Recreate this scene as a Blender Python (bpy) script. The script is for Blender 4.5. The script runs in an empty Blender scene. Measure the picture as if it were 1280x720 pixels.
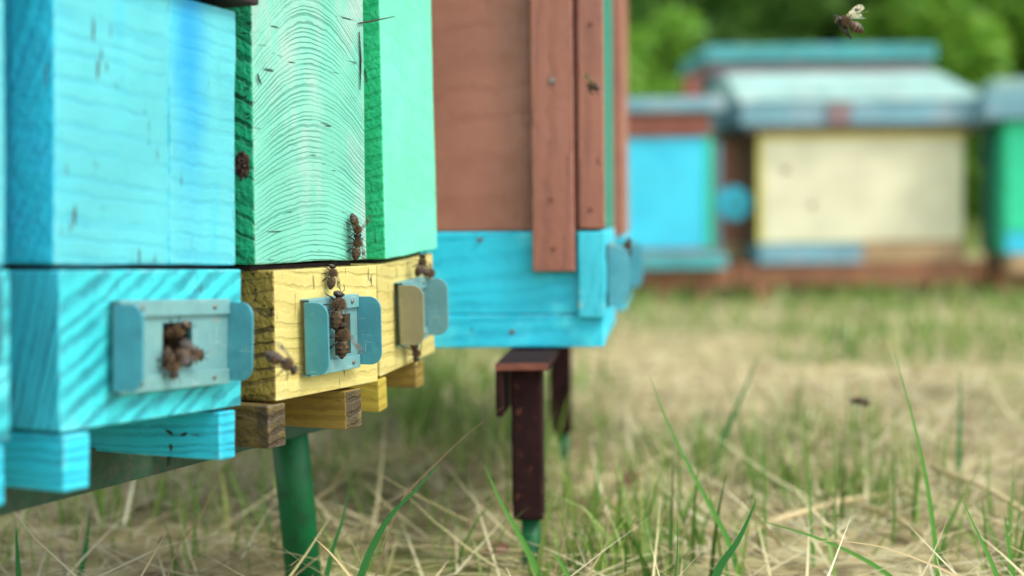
import bpy, bmesh, math, random
import numpy as np
from mathutils import Vector, Matrix, noise as mnoise

random.seed(7)
rng = np.random.default_rng(11)
scene = bpy.context.scene
COL = scene.collection

# ------------------------------------------------------------------ camera
CAM_H = 0.20
FPX = 1280 * 50.0 / 36.0
PITCH = math.atan(90.0 / FPX)
ROLL = math.radians(-0.7)
cam_data = bpy.data.cameras.new("camera")
cam = bpy.data.objects.new("camera", cam_data)
COL.objects.link(cam)
cam_data.lens = 50.0
cam_data.sensor_width = 36.0
cam_data.clip_start = 0.02
cam_data.clip_end = 400.0
CROT = Matrix.Rotation(math.pi / 2 - PITCH, 3, 'X') @ Matrix.Rotation(ROLL, 3, 'Z')
CPOS = Vector((0, 0, CAM_H))
cam.matrix_world = Matrix.Translation(CPOS) @ CROT.to_4x4()
cam_data.dof.use_dof = True
cam_data.dof.focus_distance = 0.645
cam_data.dof.aperture_fstop = 4.8
scene.camera = cam

# ------------------------------------------------------------------ light
SUN_DIR = Vector((0.56, -0.30, 0.85)).normalized()      # towards the sun
world = bpy.data.worlds.new("World")
scene.world = world
world.use_nodes = True
wn = world.node_tree.nodes
sky = wn.new('ShaderNodeTexSky')
sky.sky_type = 'NISHITA'
sky.sun_disc = False
sky.sun_elevation = math.asin(SUN_DIR.z)
sky.sun_rotation = math.atan2(SUN_DIR.x, SUN_DIR.y)
sky.air_density = 1.0
sky.dust_density = 1.0
sky.ozone_density = 0.6
hsv = wn.new('ShaderNodeHueSaturation')                  # overcast: the sky is nearly white
hsv.inputs['Saturation'].default_value = 0.35
world.node_tree.links.new(sky.outputs[0], hsv.inputs['Color'])
world.node_tree.links.new(hsv.outputs[0], wn['Background'].inputs[0])
wn['Background'].inputs[1].default_value = 0.14
sun_data = bpy.data.lights.new("sun", 'SUN')
sun_data.energy = 0.9
sun_data.angle = math.radians(14)
sun_data.color = (1.0, 0.95, 0.86)
sun = bpy.data.objects.new("sun", sun_data)
COL.objects.link(sun)
sun.rotation_euler = SUN_DIR.to_track_quat('Z', 'Y').to_euler()
vs = scene.view_settings
vs.view_transform = 'Standard'
vs.look = 'None'
vs.gamma = 1.0
vs.exposure = 1.85
vs.use_curve_mapping = False
scene.cycles.use_denoising = True
scene.cycles.max_bounces = 8
scene.cycles.transparent_max_bounces = 16


# ------------------------------------------------------------------ helpers
def px(x, y, depth):
    d = CROT @ Vector(((x - 640) / FPX, -(y - 360) / FPX, -1.0))
    return CPOS + d * depth


def ray_plane(x, y, p, n):
    d = CROT @ Vector(((x - 640) / FPX, -(y - 360) / FPX, -1.0))
    t = (p - CPOS).dot(n) / d.dot(n)
    return CPOS + d * t


def px_ground(x, y, z=0.0):
    return ray_plane(x, y, Vector((0, 0, z)), Vector((0, 0, 1)))


def S(r, g, b):
    f = lambda c: (c / 255 / 12.92) if c / 255 <= 0.04045 else ((c / 255 + 0.055) / 1.055) ** 2.4
    return (f(r), f(g), f(b), 1.0)


def tag(o, label=None, cat=None, group=None, kind=None):
    if label: o['label'] = label
    if cat: o['category'] = cat
    if group: o['group'] = group
    if kind: o['kind'] = kind
    return o


def empty(name, mat=None, parent=None):
    o = bpy.data.objects.new(name, None)
    o.empty_display_size = 0.02
    COL.objects.link(o)
    if parent: o.parent = parent
    if mat is not None: o.matrix_world = mat
    return o


def obj(name, me, mats, parent=None):
    o = bpy.data.objects.new(name, me)
    COL.objects.link(o)
    if mats is not None:
        if not isinstance(mats, (list, tuple)): mats = [mats]
        for m in mats: me.materials.append(m)
    if parent: o.parent = parent
    return o


def bm_mesh(bm, name='m', smooth=False):
    me = bpy.data.meshes.new(name)
    bm.normal_update()
    bm.to_mesh(me)
    bm.free()
    if smooth: me.shade_smooth()
    return me


def add_bevel(o, w, seg=2):
    m = o.modifiers.new('bevel', 'BEVEL')
    m.width = w; m.segments = seg; m.limit_method = 'ANGLE'; m.angle_limit = math.radians(40)
    return o


def board(name, x0, x1, y0, y1, z0, z1, front, side, parent, jit=0.0006, bev=0.0009, cuts=5, taper=None):
    """a sawn board: front material on the -y face, side material on all others, edges a little uneven"""
    bm = bmesh.new()
    bmesh.ops.create_cube(bm, size=1.0)
    if jit > 0:
        bmesh.ops.subdivide_edges(bm, edges=bm.edges[:], cuts=cuts, use_grid_fill=True)
    seed = random.uniform(0, 50)
    for f in bm.faces:
        f.material_index = 0 if f.normal.y < -0.9 else 1
    for v in bm.verts:
        p = Vector((x0 + (v.co.x + .5) * (x1 - x0), y0 + (v.co.y + .5) * (y1 - y0), z0 + (v.co.z + .5) * (z1 - z0)))
        if jit > 0:
            n = mnoise.noise_vector((p * 38) + Vector((seed, seed, seed)))
            p += n * jit
        v.co = p
    o = obj(name, bm_mesh(bm, name), [front, side], parent)
    if bev: add_bevel(o, bev)
    return o


def board_hole(name, x0, x1, y0, y1, z0, z1, hole, depth, front, side, dark, parent, bev=0.0009):
    """a block with a rectangular entrance cut into its front"""
    hx0, hx1, hz0, hz1 = hole
    bm = bmesh.new()
    V = lambda x, y, z: bm.verts.new((x, y, z))
    o = [V(x0, y0, z0), V(x1, y0, z0), V(x1, y0, z1), V(x0, y0, z1)]
    h = [V(hx0, y0, hz0), V(hx1, y0, hz0), V(hx1, y0, hz1), V(hx0, y0, hz1)]
    b = [V(x0, y1, z0), V(x1, y1, z0), V(x1, y1, z1), V(x0, y1, z1)]
    d = [V(hx0, y0 + depth, hz0), V(hx1, y0 + depth, hz0), V(hx1, y0 + depth, hz1), V(hx0, y0 + depth, hz1)]
    for i in range(4):
        j = (i + 1) % 4
        f = bm.faces.new((o[i], o[j], h[j], h[i])); f.material_index = 0
        f = bm.faces.new((o[j], o[i], b[i], b[j])); f.material_index = 1
        f = bm.faces.new((h[i], h[j], d[j], d[i])); f.material_index = 2
    bm.faces.new((b[3], b[2], b[1], b[0])).material_index = 1
    bm.faces.new((d[0], d[1], d[2], d[3])).material_index = 2
    ob = obj(name, bm_mesh(bm, name), [front, side, dark], parent)
    add_bevel(ob, bev)
    return ob


def tube(bm, pts, radii, seg=10, cap=True, mi=0):
    pts = [Vector(p) for p in pts]
    rings = []
    prev = None
    for i, p in enumerate(pts):
        a = pts[max(i - 1, 0)]; c = pts[min(i + 1, len(pts) - 1)]
        t = (c - a).normalized()
        if prev is None:
            u = t.orthogonal().normalized()
        else:
            u = (prev - t * prev.dot(t))
            u = u.normalized() if u.length > 1e-6 else t.orthogonal().normalized()
        prev = u
        w = t.cross(u)
        r = radii[i]
        rings.append([bm.verts.new(p + (u * math.cos(k * 2 * math.pi / seg) + w * math.sin(k * 2 * math.pi / seg)) * r) for k in range(seg)])
    for A, B in zip(rings, rings[1:]):
        for k in range(seg):
            f = bm.faces.new((A[k], A[(k + 1) % seg], B[(k + 1) % seg], B[k])); f.material_index = mi; f.smooth = True
    if cap:
        bm.faces.new(rings[0][::-1]).material_index = mi
        bm.faces.new(rings[-1]).material_index = mi


# ------------------------------------------------------------------ materials
class NT:
    def __init__(s, name):
        s.m = bpy.data.materials.new(name)
        s.m.use_nodes = True
        s.t = s.m.node_tree
        s.b = s.t.nodes['Principled BSDF']
    def lk(s, v, sock):
        if hasattr(v, 'is_output'): s.t.links.new(v, sock)
        elif v is not None: sock.default_value = v
    def math(s, op, a, b=None, c=None, clamp=False):
        n = s.t.nodes.new('ShaderNodeMath'); n.operation = op; n.use_clamp = clamp
        s.lk(a, n.inputs[0]); s.lk(b, n.inputs[1]); s.lk(c, n.inputs[2])
        return n.outputs[0]
    def coord(s, which='Object'):
        return s.t.nodes.new('ShaderNodeTexCoord').outputs[which]
    def mapping(s, vec, scale=(1, 1, 1), loc=(0, 0, 0), rot=(0, 0, 0)):
        n = s.t.nodes.new('ShaderNodeMapping')
        s.lk(vec, n.inputs[0]); n.inputs['Location'].default_value = loc
        n.inputs['Rotation'].default_value = rot; n.inputs['Scale'].default_value = scale
        return n.outputs[0]
    def noise(s, vec, scale, detail=3, rough=0.55, dist=0.0):
        n = s.t.nodes.new('ShaderNodeTexNoise')
        s.lk(vec, n.inputs['Vector']); n.inputs['Scale'].default_value = scale
        n.inputs['Detail'].default_value = detail; n.inputs['Roughness'].default_value = rough
        n.inputs['Distortion'].default_value = dist
        return n.outputs['Fac']
    def sep(s, vec):
        n = s.t.nodes.new('ShaderNodeSeparateXYZ'); s.lk(vec, n.inputs[0]); return n.outputs
    def rng(s, v, a, b, lo=0.0, hi=1.0, smooth=True):
        n = s.t.nodes.new('ShaderNodeMapRange')
        n.interpolation_type = 'SMOOTHSTEP' if smooth else 'LINEAR'
        s.lk(v, n.inputs[0])
        for i, q in enumerate((a, b, lo, hi)): n.inputs[i + 1].default_value = q
        return n.outputs[0]
    def mix(s, f, a, b, mode='MIX'):
        n = s.t.nodes.new('ShaderNodeMix'); n.data_type = 'RGBA'; n.blend_type = mode
        s.lk(f, n.inputs[0]); s.lk(a, n.inputs[6]); s.lk(b, n.inputs[7])
        return n.outputs[2]
    def ramp(s, f, stops):
        n = s.t.nodes.new('ShaderNodeValToRGB')
        e = n.color_ramp.elements
        while len(e) < len(stops): e.new(0.5)
        for i, (p, c) in enumerate(stops): e[i].position = p; e[i].color = c
        s.lk(f, n.inputs[0]); return n.outputs[0]
    def bump(s, h, dist, strength=1.0):
        n = s.t.nodes.new('ShaderNodeBump'); s.lk(h, n.inputs['Height'])
        n.inputs['Distance'].default_value = dist; n.inputs['Strength'].default_value = strength
        s.t.links.new(n.outputs[0], s.b.inputs['Normal'])
    def out(s, color=None, rough=None, metal=None, spec=None):
        s.lk(color, s.b.inputs['Base Color']); s.lk(rough, s.b.inputs['Roughness'])
        s.lk(metal, s.b.inputs['Metallic']); s.lk(spec, s.b.inputs['Specular IOR Level'])
        return s.m


DARK_WOOD = S(60, 45, 35)


def paint(name, base, alt, axis=(0, 0, 1), spacing=0.006, curve=0.0, x0=0.0, wob=0.003, lo=0.5, hi=0.95,
          strength=0.6, bumpd=0.0004, blotch=None, bl_lo=0.52, bl_hi=0.66, bl_scale=22, bl_stretch=(1, 1, 1), cracks=0.35,
          crack_stretch=(420, 420, 70), crack_col=DARK_WOOD, crack_lo=0.66, grit=0.00012, grit_scale=900, rough=0.5,
          grow=0.0, strip=None, edge=None, wear=None, wear_lo=0.6, wear_scale=30):
    """weathered oil paint over sawn wood; the grain is bands of dot(axis, p) + curve*(x-x0)^2"""
    t = NT(name)
    co = t.coord()
    X, Y, Z = t.sep(co)[:]
    v = t.math('ADD', t.math('ADD', t.math('MULTIPLY', X, axis[0]), t.math('MULTIPLY', Y, axis[1])), t.math('MULTIPLY', Z, axis[2]))
    if curve:
        dx = t.math('SUBTRACT', X, x0)
        k_ = t.math('MULTIPLY_ADD', t.math('SUBTRACT', Z, 0.06), grow, curve)
        v = t.math('ADD', v, t.math('MULTIPLY', t.math('MULTIPLY', dx, dx), k_))
    n1 = t.noise(co, 28, 3)
    v = t.math('ADD', v, t.math('MULTIPLY', t.math('SUBTRACT', n1, 0.5), wob))
    cb = t.t.nodes.new('ShaderNodeCombineXYZ'); t.lk(v, cb.inputs[0])       # years of wide and narrow rings
    nv = t.noise(cb.outputs[0], 0.32 / spacing, 2)
    v = t.math('ADD', v, t.math('MULTIPLY', t.math('SUBTRACT', nv, 0.5), spacing * 3.0))
    n1b = t.noise(co, 160, 2)
    v = t.math('ADD', v, t.math('MULTIPLY', t.math('SUBTRACT', n1b, 0.5), spacing * 0.5))
    w = t.math('MULTIPLY_ADD', t.math('SINE', t.math('MULTIPLY', v, 2 * math.pi / spacing)), 0.5, 0.5)
    line = t.rng(w, lo, hi)
    amt = t.rng(t.noise(t.mapping(co, loc=(3, 1, 2)), 45, 3), 0.3, 0.68, 0.25, 1.0)
    line = t.math('MULTIPLY', line, amt)
    col = base
    big = t.noise(t.mapping(co, loc=(9, 2, 5)), 12, 3)
    b2 = tuple(c * 0.82 for c in base[:3]) + (1,)
    col = t.mix(t.rng(big, 0.35, 0.65), base, b2)
    if blotch:
        nb = t.noise(t.mapping(co, scale=bl_stretch, loc=(1.3, 4.2, 0.7)), bl_scale, 4, 0.6)
        col = t.mix(t.rng(nb, bl_lo, bl_hi), col, blotch)
    col = t.mix(t.math('MULTIPLY', line, strength), col, alt)
    if strip:                                  # a run of thicker, bluer paint down one edge
        sx, sw, sz, scol = strip
        e = t.math('ADD', X, t.math('MULTIPLY', t.math('SUBTRACT', t.noise(co, 40, 4), 0.5), 0.012))
        ms = t.rng(t.math('ABSOLUTE', t.math('SUBTRACT', e, sx)), sw, 0.0)
        ms = t.math('MULTIPLY', ms, t.rng(Z, sz - 0.05, sz + 0.02, 0.15, 1.0))
        col = t.mix(ms, col, scol)
    if wear:
        nw = t.noise(t.mapping(co, loc=(6.3, 1.2, 8.7)), wear_scale, 6, 0.75)
        col = t.mix(t.rng(nw, wear_lo, wear_lo + 0.05), col, wear)
    if cracks:
        nc = t.noise(t.mapping(co, scale=tuple(c / 10 for c in crack_stretch), loc=(2, 7, 3)), 10, 2, 0.5)
        nm = t.noise(t.mapping(co, loc=(5, 5, 1)), 35, 2)
        cr = t.math('MULTIPLY', t.rng(nc, crack_lo, crack_lo + 0.06), t.rng(nm, 0.5, 0.62))
        col = t.mix(t.math('MULTIPLY', cr, min(1, cracks * 2)), col, crack_col)
    if edge:                                   # rubbed arrises: the paint is thin where two faces meet
        bv = t.t.nodes.new('ShaderNodeBevel'); bv.samples = 4; bv.inputs['Radius'].default_value = 0.0016
        ge = t.t.nodes.new('ShaderNodeNewGeometry')
        vm = t.t.nodes.new('ShaderNodeVectorMath'); vm.operation = 'DOT_PRODUCT'
        t.t.links.new(bv.outputs[0], vm.inputs[0]); t.t.links.new(ge.outputs['Normal'], vm.inputs[1])
        em = t.rng(vm.outputs['Value'], 0.985, 0.90)
        en = t.rng(t.noise(t.mapping(co, loc=(7, 3, 9)), 170, 4, 0.65), 0.45, 0.6)
        col = t.mix(t.math('MULTIPLY', t.math('MULTIPLY', em, en), 0.8), col, edge)
    g = t.noise(co, grit_scale, 2)
    g2 = t.noise(co, 130, 3)
    col = t.mix(t.rng(g, 0.35, 0.75, 0.0, 0.22), col, tuple(c * 0.6 for c in base[:3]) + (1,))
    h = t.math('ADD', t.math('MULTIPLY', line, -bumpd), t.math('MULTIPLY', g, grit))
    h = t.math('ADD', h, t.math('MULTIPLY', g2, grit * 2))
    if cracks: h = t.math('SUBTRACT', h, t.math('MULTIPLY', cr, bumpd * 1.5))
    t.bump(h, 1.0)
    r = t.rng(g2, 0.3, 0.7, rough - 0.1, rough + 0.15)
    return t.out(col, r, spec=0.35)


def plain(name, base, var=0.25, scale=60, rough=0.6, metal=0.0, bump=0.0001, alt=None, lo=0.5, hi=0.7, spec=0.4):
    t = NT(name)
    co = t.coord()
    n = t.noise(co, scale, 4, 0.6)
    n2 = t.noise(t.mapping(co, loc=(4, 2, 8)), scale * 5, 3)
    col = t.mix(t.rng(n, 0.3, 0.7), base, tuple(c * (1 - var) for c in base[:3]) + (1,))
    if alt: col = t.mix(t.rng(t.noise(t.mapping(co, loc=(1, 8, 3)), scale * 1.7, 5, 0.7), lo, hi), col, alt)
    t.bump(t.math('MULTIPLY', n2, bump), 1.0)
    return t.out(col, rough, metal, spec)


CY = S(52, 196, 222); CYL = S(82, 176, 182); CYD = S(20, 142, 188); CYS = S(48, 198, 222)
GR = S(70, 214, 156); GRD = S(22, 160, 96); GRS = S(24, 168, 104)
YL = S(192, 178, 106); YLD = S(150, 120, 40); YLS = S(160, 130, 38)
BR = S(156, 104, 84); BRD = S(92, 52, 42)

M = {}
M['cyan_front'] = paint('cyan_front_paint', edge=S(140, 196, 200), base=CYL, alt=S(48, 140, 164), axis=(0.06, 0, 1), spacing=0.008, wob=0.006, strength=0.38,
                        bumpd=0.00015, blotch=S(44, 166, 190), bl_lo=0.55, bl_hi=0.7, bl_scale=14, bl_stretch=(1, 1, 0.35), cracks=0.5, crack_lo=0.62, crack_stretch=(420, 420, 60))
M['cyan_front_stain'] = paint('cyan_stained_paint', edge=S(140, 196, 200), base=CYL, alt=S(48, 140, 164), axis=(0.05, 0, 1), spacing=0.007, wob=0.005, strength=0.35,
                        bumpd=0.00015, blotch=S(52, 168, 190), bl_lo=0.5, bl_hi=0.66, bl_scale=14, bl_stretch=(2.2, 1, 0.3), cracks=0.4,
                        strip=(0.0735, 0.014, 0.12, S(24, 138, 186)))
M['cyan_end'] = paint('cyan_end_paint', CYS, S(14, 120, 170), axis=(0, 1, 0.5), spacing=0.0045, wob=0.006, strength=0.5, bumpd=0.0003,
                      blotch=S(50, 186, 214), cracks=0.5, grit=0.0005, grit_scale=420, wear=S(150, 110, 50), wear_lo=0.76, wear_scale=42)
M['cyan_block_front'] = paint('cyan_block_paint', edge=S(140, 206, 206), base=S(52, 182, 188), alt=S(18, 92, 108), axis=(-0.5, 0, 0.87), spacing=0.0072, wob=0.007,
                              lo=0.3, hi=1.0, strength=0.8, bumpd=0.0003, blotch=S(96, 204, 210), cracks=0.2)
M['cyan_block_side'] = paint('cyan_block_side_paint', S(58, 188, 206), S(14, 98, 120), axis=(0, 1, 0.28), spacing=0.0042, wob=0.004,
                             lo=0.6, hi=0.95, strength=0.8, bumpd=0.0004, cracks=0.3)
M['cyan_batten'] = paint('cyan_batten_paint', edge=S(130, 190, 190), base=S(44, 190, 212), alt=S(24, 120, 144), axis=(0, 0.05, 1), spacing=0.0038, wob=0.003,
                         lo=0.55, hi=0.95, strength=0.6, bumpd=0.0003, cracks=0.5, crack_stretch=(70, 70, 420))
M['green_front'] = paint('green_cathedral_paint', edge=S(150, 176, 160), base=S(108, 186, 162), alt=S(50, 120, 102), axis=(0, 0, 1), spacing=0.0023, curve=4.5, grow=95.0, x0=0.040,
                         wob=0.005, lo=0.5, hi=1.0, strength=0.72, bumpd=0.00024, blotch=S(146, 174, 162), bl_lo=0.45, bl_hi=0.62,
                         bl_scale=10, bl_stretch=(2.5, 1, 0.8), cracks=0.7, crack_lo=0.66, crack_stretch=(60, 60, 700), crack_col=S(30, 62, 50))
M['green_end'] = paint('green_end_grain_paint', edge=S(120, 150, 130), base=S(40, 176, 122), alt=S(8, 60, 40), axis=(0, -0.5, 1), spacing=0.0085, wob=0.014, lo=0.6, hi=0.97,
                       strength=0.9, bumpd=0.0007, cracks=0.9, crack_stretch=(160, 160, 420), crack_col=S(14, 40, 30), crack_lo=0.6, grit=0.0010, grit_scale=380)
M['green_smooth'] = paint('green_smooth_paint', edge=S(150, 214, 186), base=S(108, 208, 174), alt=S(88, 192, 156), axis=(0.2, 0, 1), spacing=0.012, wob=0.01, strength=0.3,
                          bumpd=0.0001, blotch=S(96, 200, 164), cracks=0.35)
M['green_side'] = paint('green_side_paint', S(44, 192, 128), S(22, 150, 96), axis=(0, 0.3, 1), spacing=0.006, wob=0.006, strength=0.4,
                        bumpd=0.0003, grit=0.0005, grit_scale=420)
M['yellow_front'] = paint('yellow_front_paint', edge=S(150, 134, 104), base=YL, alt=S(164, 146, 78), axis=(0.06, 0, 1), spacing=0.0065, wob=0.007, strength=0.5,
                          bumpd=0.0003, blotch=S(202, 190, 134), cracks=0.6, crack_lo=0.64)
M['yellow_end'] = paint('yellow_end_grain_paint', edge=S(120, 108, 82), base=S(150, 130, 58), alt=S(50, 40, 24), axis=(0, 0.12, 1), spacing=0.0062, wob=0.004, lo=0.72, hi=0.99,
                        strength=0.9, bumpd=0.0008, cracks=0.8, crack_stretch=(260, 260, 420), crack_col=S(50, 38, 18), crack_lo=0.6, grit=0.0010, grit_scale=420)
M['yellow_batten'] = paint('yellow_batten_paint', edge=S(130, 116, 90), base=S(136, 114, 50), alt=S(82, 62, 30), axis=(0, 0.05, 1), spacing=0.005, wob=0.005, strength=0.6,
                           bumpd=0.0003, cracks=0.7, crack_stretch=(90, 90, 420))
M['worn_batten'] = paint('worn_yellow_batten_paint', edge=S(120, 108, 96), base=S(108, 92, 50), alt=S(44, 34, 28), axis=(0, 0.1, 1), spacing=0.0065, wob=0.012, strength=0.6, bumpd=0.0006,
                         blotch=S(68, 58, 38), bl_lo=0.46, bl_hi=0.56, bl_scale=40, cracks=0.9, crack_stretch=(120, 120, 420), crack_col=S(36, 26, 24),
                         crack_lo=0.56, wear=S(98, 90, 66), wear_lo=0.6, grit=0.0006)
M['bright_batten'] = paint('bright_yellow_batten_paint', S(172, 154, 60), S(128, 106, 40), axis=(0, 0.05, 1), spacing=0.006, strength=0.4, bumpd=0.0002)
M['brown'] = paint('brown_paint', BR, S(124, 74, 58), axis=(0, 0.15, 1), spacing=0.02, wob=0.02, strength=0.3, bumpd=0.0001, cracks=0.15)
M['brown_lath'] = paint('brown_lath_paint', edge=S(168, 130, 114), base=S(146, 92, 74), alt=S(110, 64, 54), axis=(0, 1, 0.05), spacing=0.012, wob=0.01, strength=0.4, bumpd=0.0002,
                        cracks=0.4, wear=S(190, 164, 152), wear_lo=0.66, wear_scale=26)
M['brown_dark'] = plain('dark_brown_paint', S(100, 58, 46), 0.3)
M['cyan_base'] = paint('cyan_base_paint', edge=S(140, 200, 204), base=S(40, 196, 220), alt=S(24, 150, 180), axis=(0, 0.1, 1), spacing=0.01, wob=0.01, strength=0.45, bumpd=0.0002,
                       blotch=S(80, 214, 226), cracks=0.45)
M['cyan_chip'] = paint('chipped_cyan_paint', S(56, 186, 204), S(36, 140, 164), axis=(0, 1, 0.3), spacing=0.009, wob=0.01, strength=0.4, bumpd=0.0003,
                       wear=S(140, 176, 168), wear_lo=0.58, wear_scale=40)
M['teal_dark'] = plain('dark_teal_paint', S(36, 128, 106), 0.3)
M['hole'] = plain('bare_wood_in_entrance', S(66, 46, 32), 0.5, 200, 0.9)
def metal(name, base, stain, scratch):
    t = NT(name)
    co = t.coord()
    n = t.noise(co, 70, 4, 0.6)
    col = t.mix(t.rng(n, 0.3, 0.7), base, tuple(c * 0.78 for c in base[:3]) + (1,))
    st = t.rng(t.noise(t.mapping(co, loc=(3, 9, 1)), 95, 6, 0.7), 0.55, 0.72)
    col = t.mix(t.math('MULTIPLY', st, 0.65), col, stain)
    a = t.rng(t.noise(t.mapping(co, scale=(6, 6, 150), loc=(1, 2, 3)), 10, 2), 0.64, 0.70)
    b = t.rng(t.noise(t.mapping(co, scale=(150, 150, 5), rot=(0, 0.4, 0), loc=(5, 2, 3)), 10, 2), 0.66, 0.72)
    sc = t.math('MAXIMUM', a, b)
    sc = t.math('MULTIPLY', sc, t.rng(t.noise(co, 120, 2), 0.48, 0.6))
    col = t.mix(t.math('MULTIPLY', sc, 0.7), col, scratch)
    t.bump(t.math('ADD', t.math('MULTIPLY', t.noise(co, 55, 2), 0.0006), t.math('MULTIPLY', st, 0.0001)), 1.0)
    return t.out(col, t.rng(n, 0.3, 0.7, 0.36, 0.58), 0.3, 0.45)


M['gate'] = metal('teal_painted_metal', S(112, 160, 160), S(136, 146, 124), S(170, 190, 186))
M['gate_tongue'] = metal('teal_metal_tongue', S(76, 152, 164), S(54, 116, 126), S(150, 186, 186))
M['gate_zinc_reflection'] = metal('zinc_with_tan_reflection', S(144, 140, 108), S(116, 104, 74), S(180, 176, 150))  # bare zinc, with the tan of its mirrored surroundings put into the colour
M['gate_rim'] = plain('scraped_metal_edge', S(124, 118, 108), 0.3, 200, 0.4, 0.6)
M['steel_green'] = plain('green_enamel_steel', S(0, 88, 44), 0.3, 40, 0.5, 0.0, 0.00012, alt=S(16, 62, 36), lo=0.5, hi=0.7, spec=0.25)
M['beam_green'] = plain('chalky_green_steel', S(34, 72, 50), 0.4, 90, 0.75, 0.0, 0.0002, alt=S(58, 66, 50), lo=0.45, hi=0.65)
M['steel_brown'] = plain('dark_brown_steel', S(38, 18, 17), 0.4, 80, 0.85, 0.0, 0.0002, alt=S(84, 46, 34), lo=0.56, hi=0.72, spec=0.15)
M['rust'] = plain('rusty_steel_edge', S(116, 66, 50), 0.4, 120, 0.8, 0.0, 0.0003, alt=S(84, 46, 36))
M['lid_gap_dark'] = plain('tarred_lid_and_gap_shadow', S(48, 34, 34), 0.4, 120, 0.8)  # lid colour, also used for the shadow strips in the gaps
M['lid_grey'] = plain('pale_lid_sheet', S(150, 190, 196), 0.2, 60, 0.6)

# far hives
M['far_cream'] = paint('far_cream_paint', S(202, 198, 164), S(194, 188, 140), axis=(0, 0, 1), spacing=0.06, wob=0.05, strength=0.3, bumpd=0.0002, cracks=0.2)
M['far_yellow'] = plain('far_yellow_paint', S(206, 194, 90), 0.2)
M['far_cyan'] = plain('far_cyan_paint', S(52, 184, 206), 0.2, 8, alt=S(36, 160, 190))
M['far_teal'] = plain('far_teal_paint', S(62, 150, 150), 0.3, 9, alt=S(118, 150, 156))
M['far_roof'] = plain('pale_roof_sheet', S(128, 164, 154), 0.35, 7, 0.7, 0.0, alt=S(150, 166, 152))
M['far_fascia'] = plain('blue_grey_fascia', S(108, 154, 164), 0.3, 8, alt=S(150, 156, 158))
M['far_green'] = plain('far_green_paint', S(40, 196, 140), 0.2)
M['far_brown'] = plain('far_brown_paint', S(140, 80, 62), 0.3)
M['far_purple'] = plain('far_faded_red_paint', S(124, 108, 110), 0.3, 14, alt=S(132, 92, 84))
M['far_wood'] = plain('far_bare_wood', S(176, 146, 104), 0.4, 12)
M['far_rust'] = plain('far_rusty_rail', S(146, 96, 64), 0.4, 14)


def leafy(name, cols, rough=0.5, trans=0.42):
    t = NT(name)
    g = t.t.nodes.new('ShaderNodeNewGeometry')
    r = g.outputs['Random Per Island']
    stops = [(i / (len(cols) - 1) if len(cols) > 1 else 0, c) for i, c in enumerate(cols)]
    col = t.ramp(r, stops)
    t.out(col, rough, spec=0.3)
    tr = t.t.nodes.new('ShaderNodeBsdfTranslucent')
    t.t.links.new(col, tr.inputs[0])
    mx = t.t.nodes.new('ShaderNodeMixShader')
    mx.inputs[0].default_value = trans
    o = t.t.nodes['Material Output']
    t.t.links.new(t.b.outputs[0], mx.inputs[1]); t.t.links.new(tr.outputs[0], mx.inputs[2])
    t.t.links.new(mx.outputs[0], o.inputs[0])
    return t.m


M['grass'] = leafy('grass_blades', [S(58, 94, 36), S(96, 132, 52), S(132, 156, 72), S(84, 120, 48), S(160, 168, 96)])
M['straw'] = leafy('dry_straw', [S(120, 102, 68), S(186, 172, 130), S(198, 190, 152), S(100, 82, 54), S(168, 154, 108), S(206, 200, 166), S(140, 134, 80)], 0.6, 0.2)
M['blade'] = leafy('fresh_blade', [S(74, 130, 46), S(92, 146, 54)])
M['blade_dark'] = leafy('dark_blade', [S(44, 106, 52), S(52, 116, 50)])
M['stalk'] = leafy('dry_stalk', [S(180, 158, 114), S(194, 176, 132)], 0.6, 0.15)
M['stalk_dark'] = leafy('brown_stalk', [S(104, 92, 62), S(116, 100, 70)], 0.6, 0.1)
M['leaf_bright'] = leafy('bright_leaves', [S(88, 140, 40), S(108, 158, 48), S(128, 170, 60), S(76, 124, 38)])
M['leaf_mid'] = leafy('mid_leaves', [S(70, 124, 42), S(92, 146, 50), S(112, 160, 58), S(60, 108, 40)])
M['leaf_dark'] = leafy('dark_leaves', [S(82, 126, 54), S(96, 140, 60), S(112, 152, 68), S(70, 112, 50)])
M['bark'] = plain('bark', S(84, 66, 50), 0.4, 12, 0.9, 0, 0.01)


def ground_mat():
    t = NT('meadow_soil')
    co = t.coord()
    n1 = t.noise(co, 2.2, 5, 0.6)
    n2 = t.noise(t.mapping(co, loc=(4, 1, 0)), 26, 5, 0.65)
    n3 = t.noise(t.mapping(co, scale=(1, 5, 1), rot=(0, 0, 0.5)), 60, 4, 0.6)
    col = t.ramp(n2, [(0.36, S(84, 70, 46)), (0.5, S(154, 140, 98)), (0.68, S(184, 174, 132))])
    col = t.mix(t.rng(n3, 0.45, 0.65, 0, 0.6), col, S(182, 172, 130))
    col = t.mix(t.rng(n1, 0.46, 0.62, 0, 0.75), col, S(92, 110, 50))
    t.bump(t.math('ADD', t.math('MULTIPLY', n2, 0.012), t.math('MULTIPLY', n3, 0.004)), 1.0)
    return t.out(col, 0.9, spec=0.1)


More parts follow.
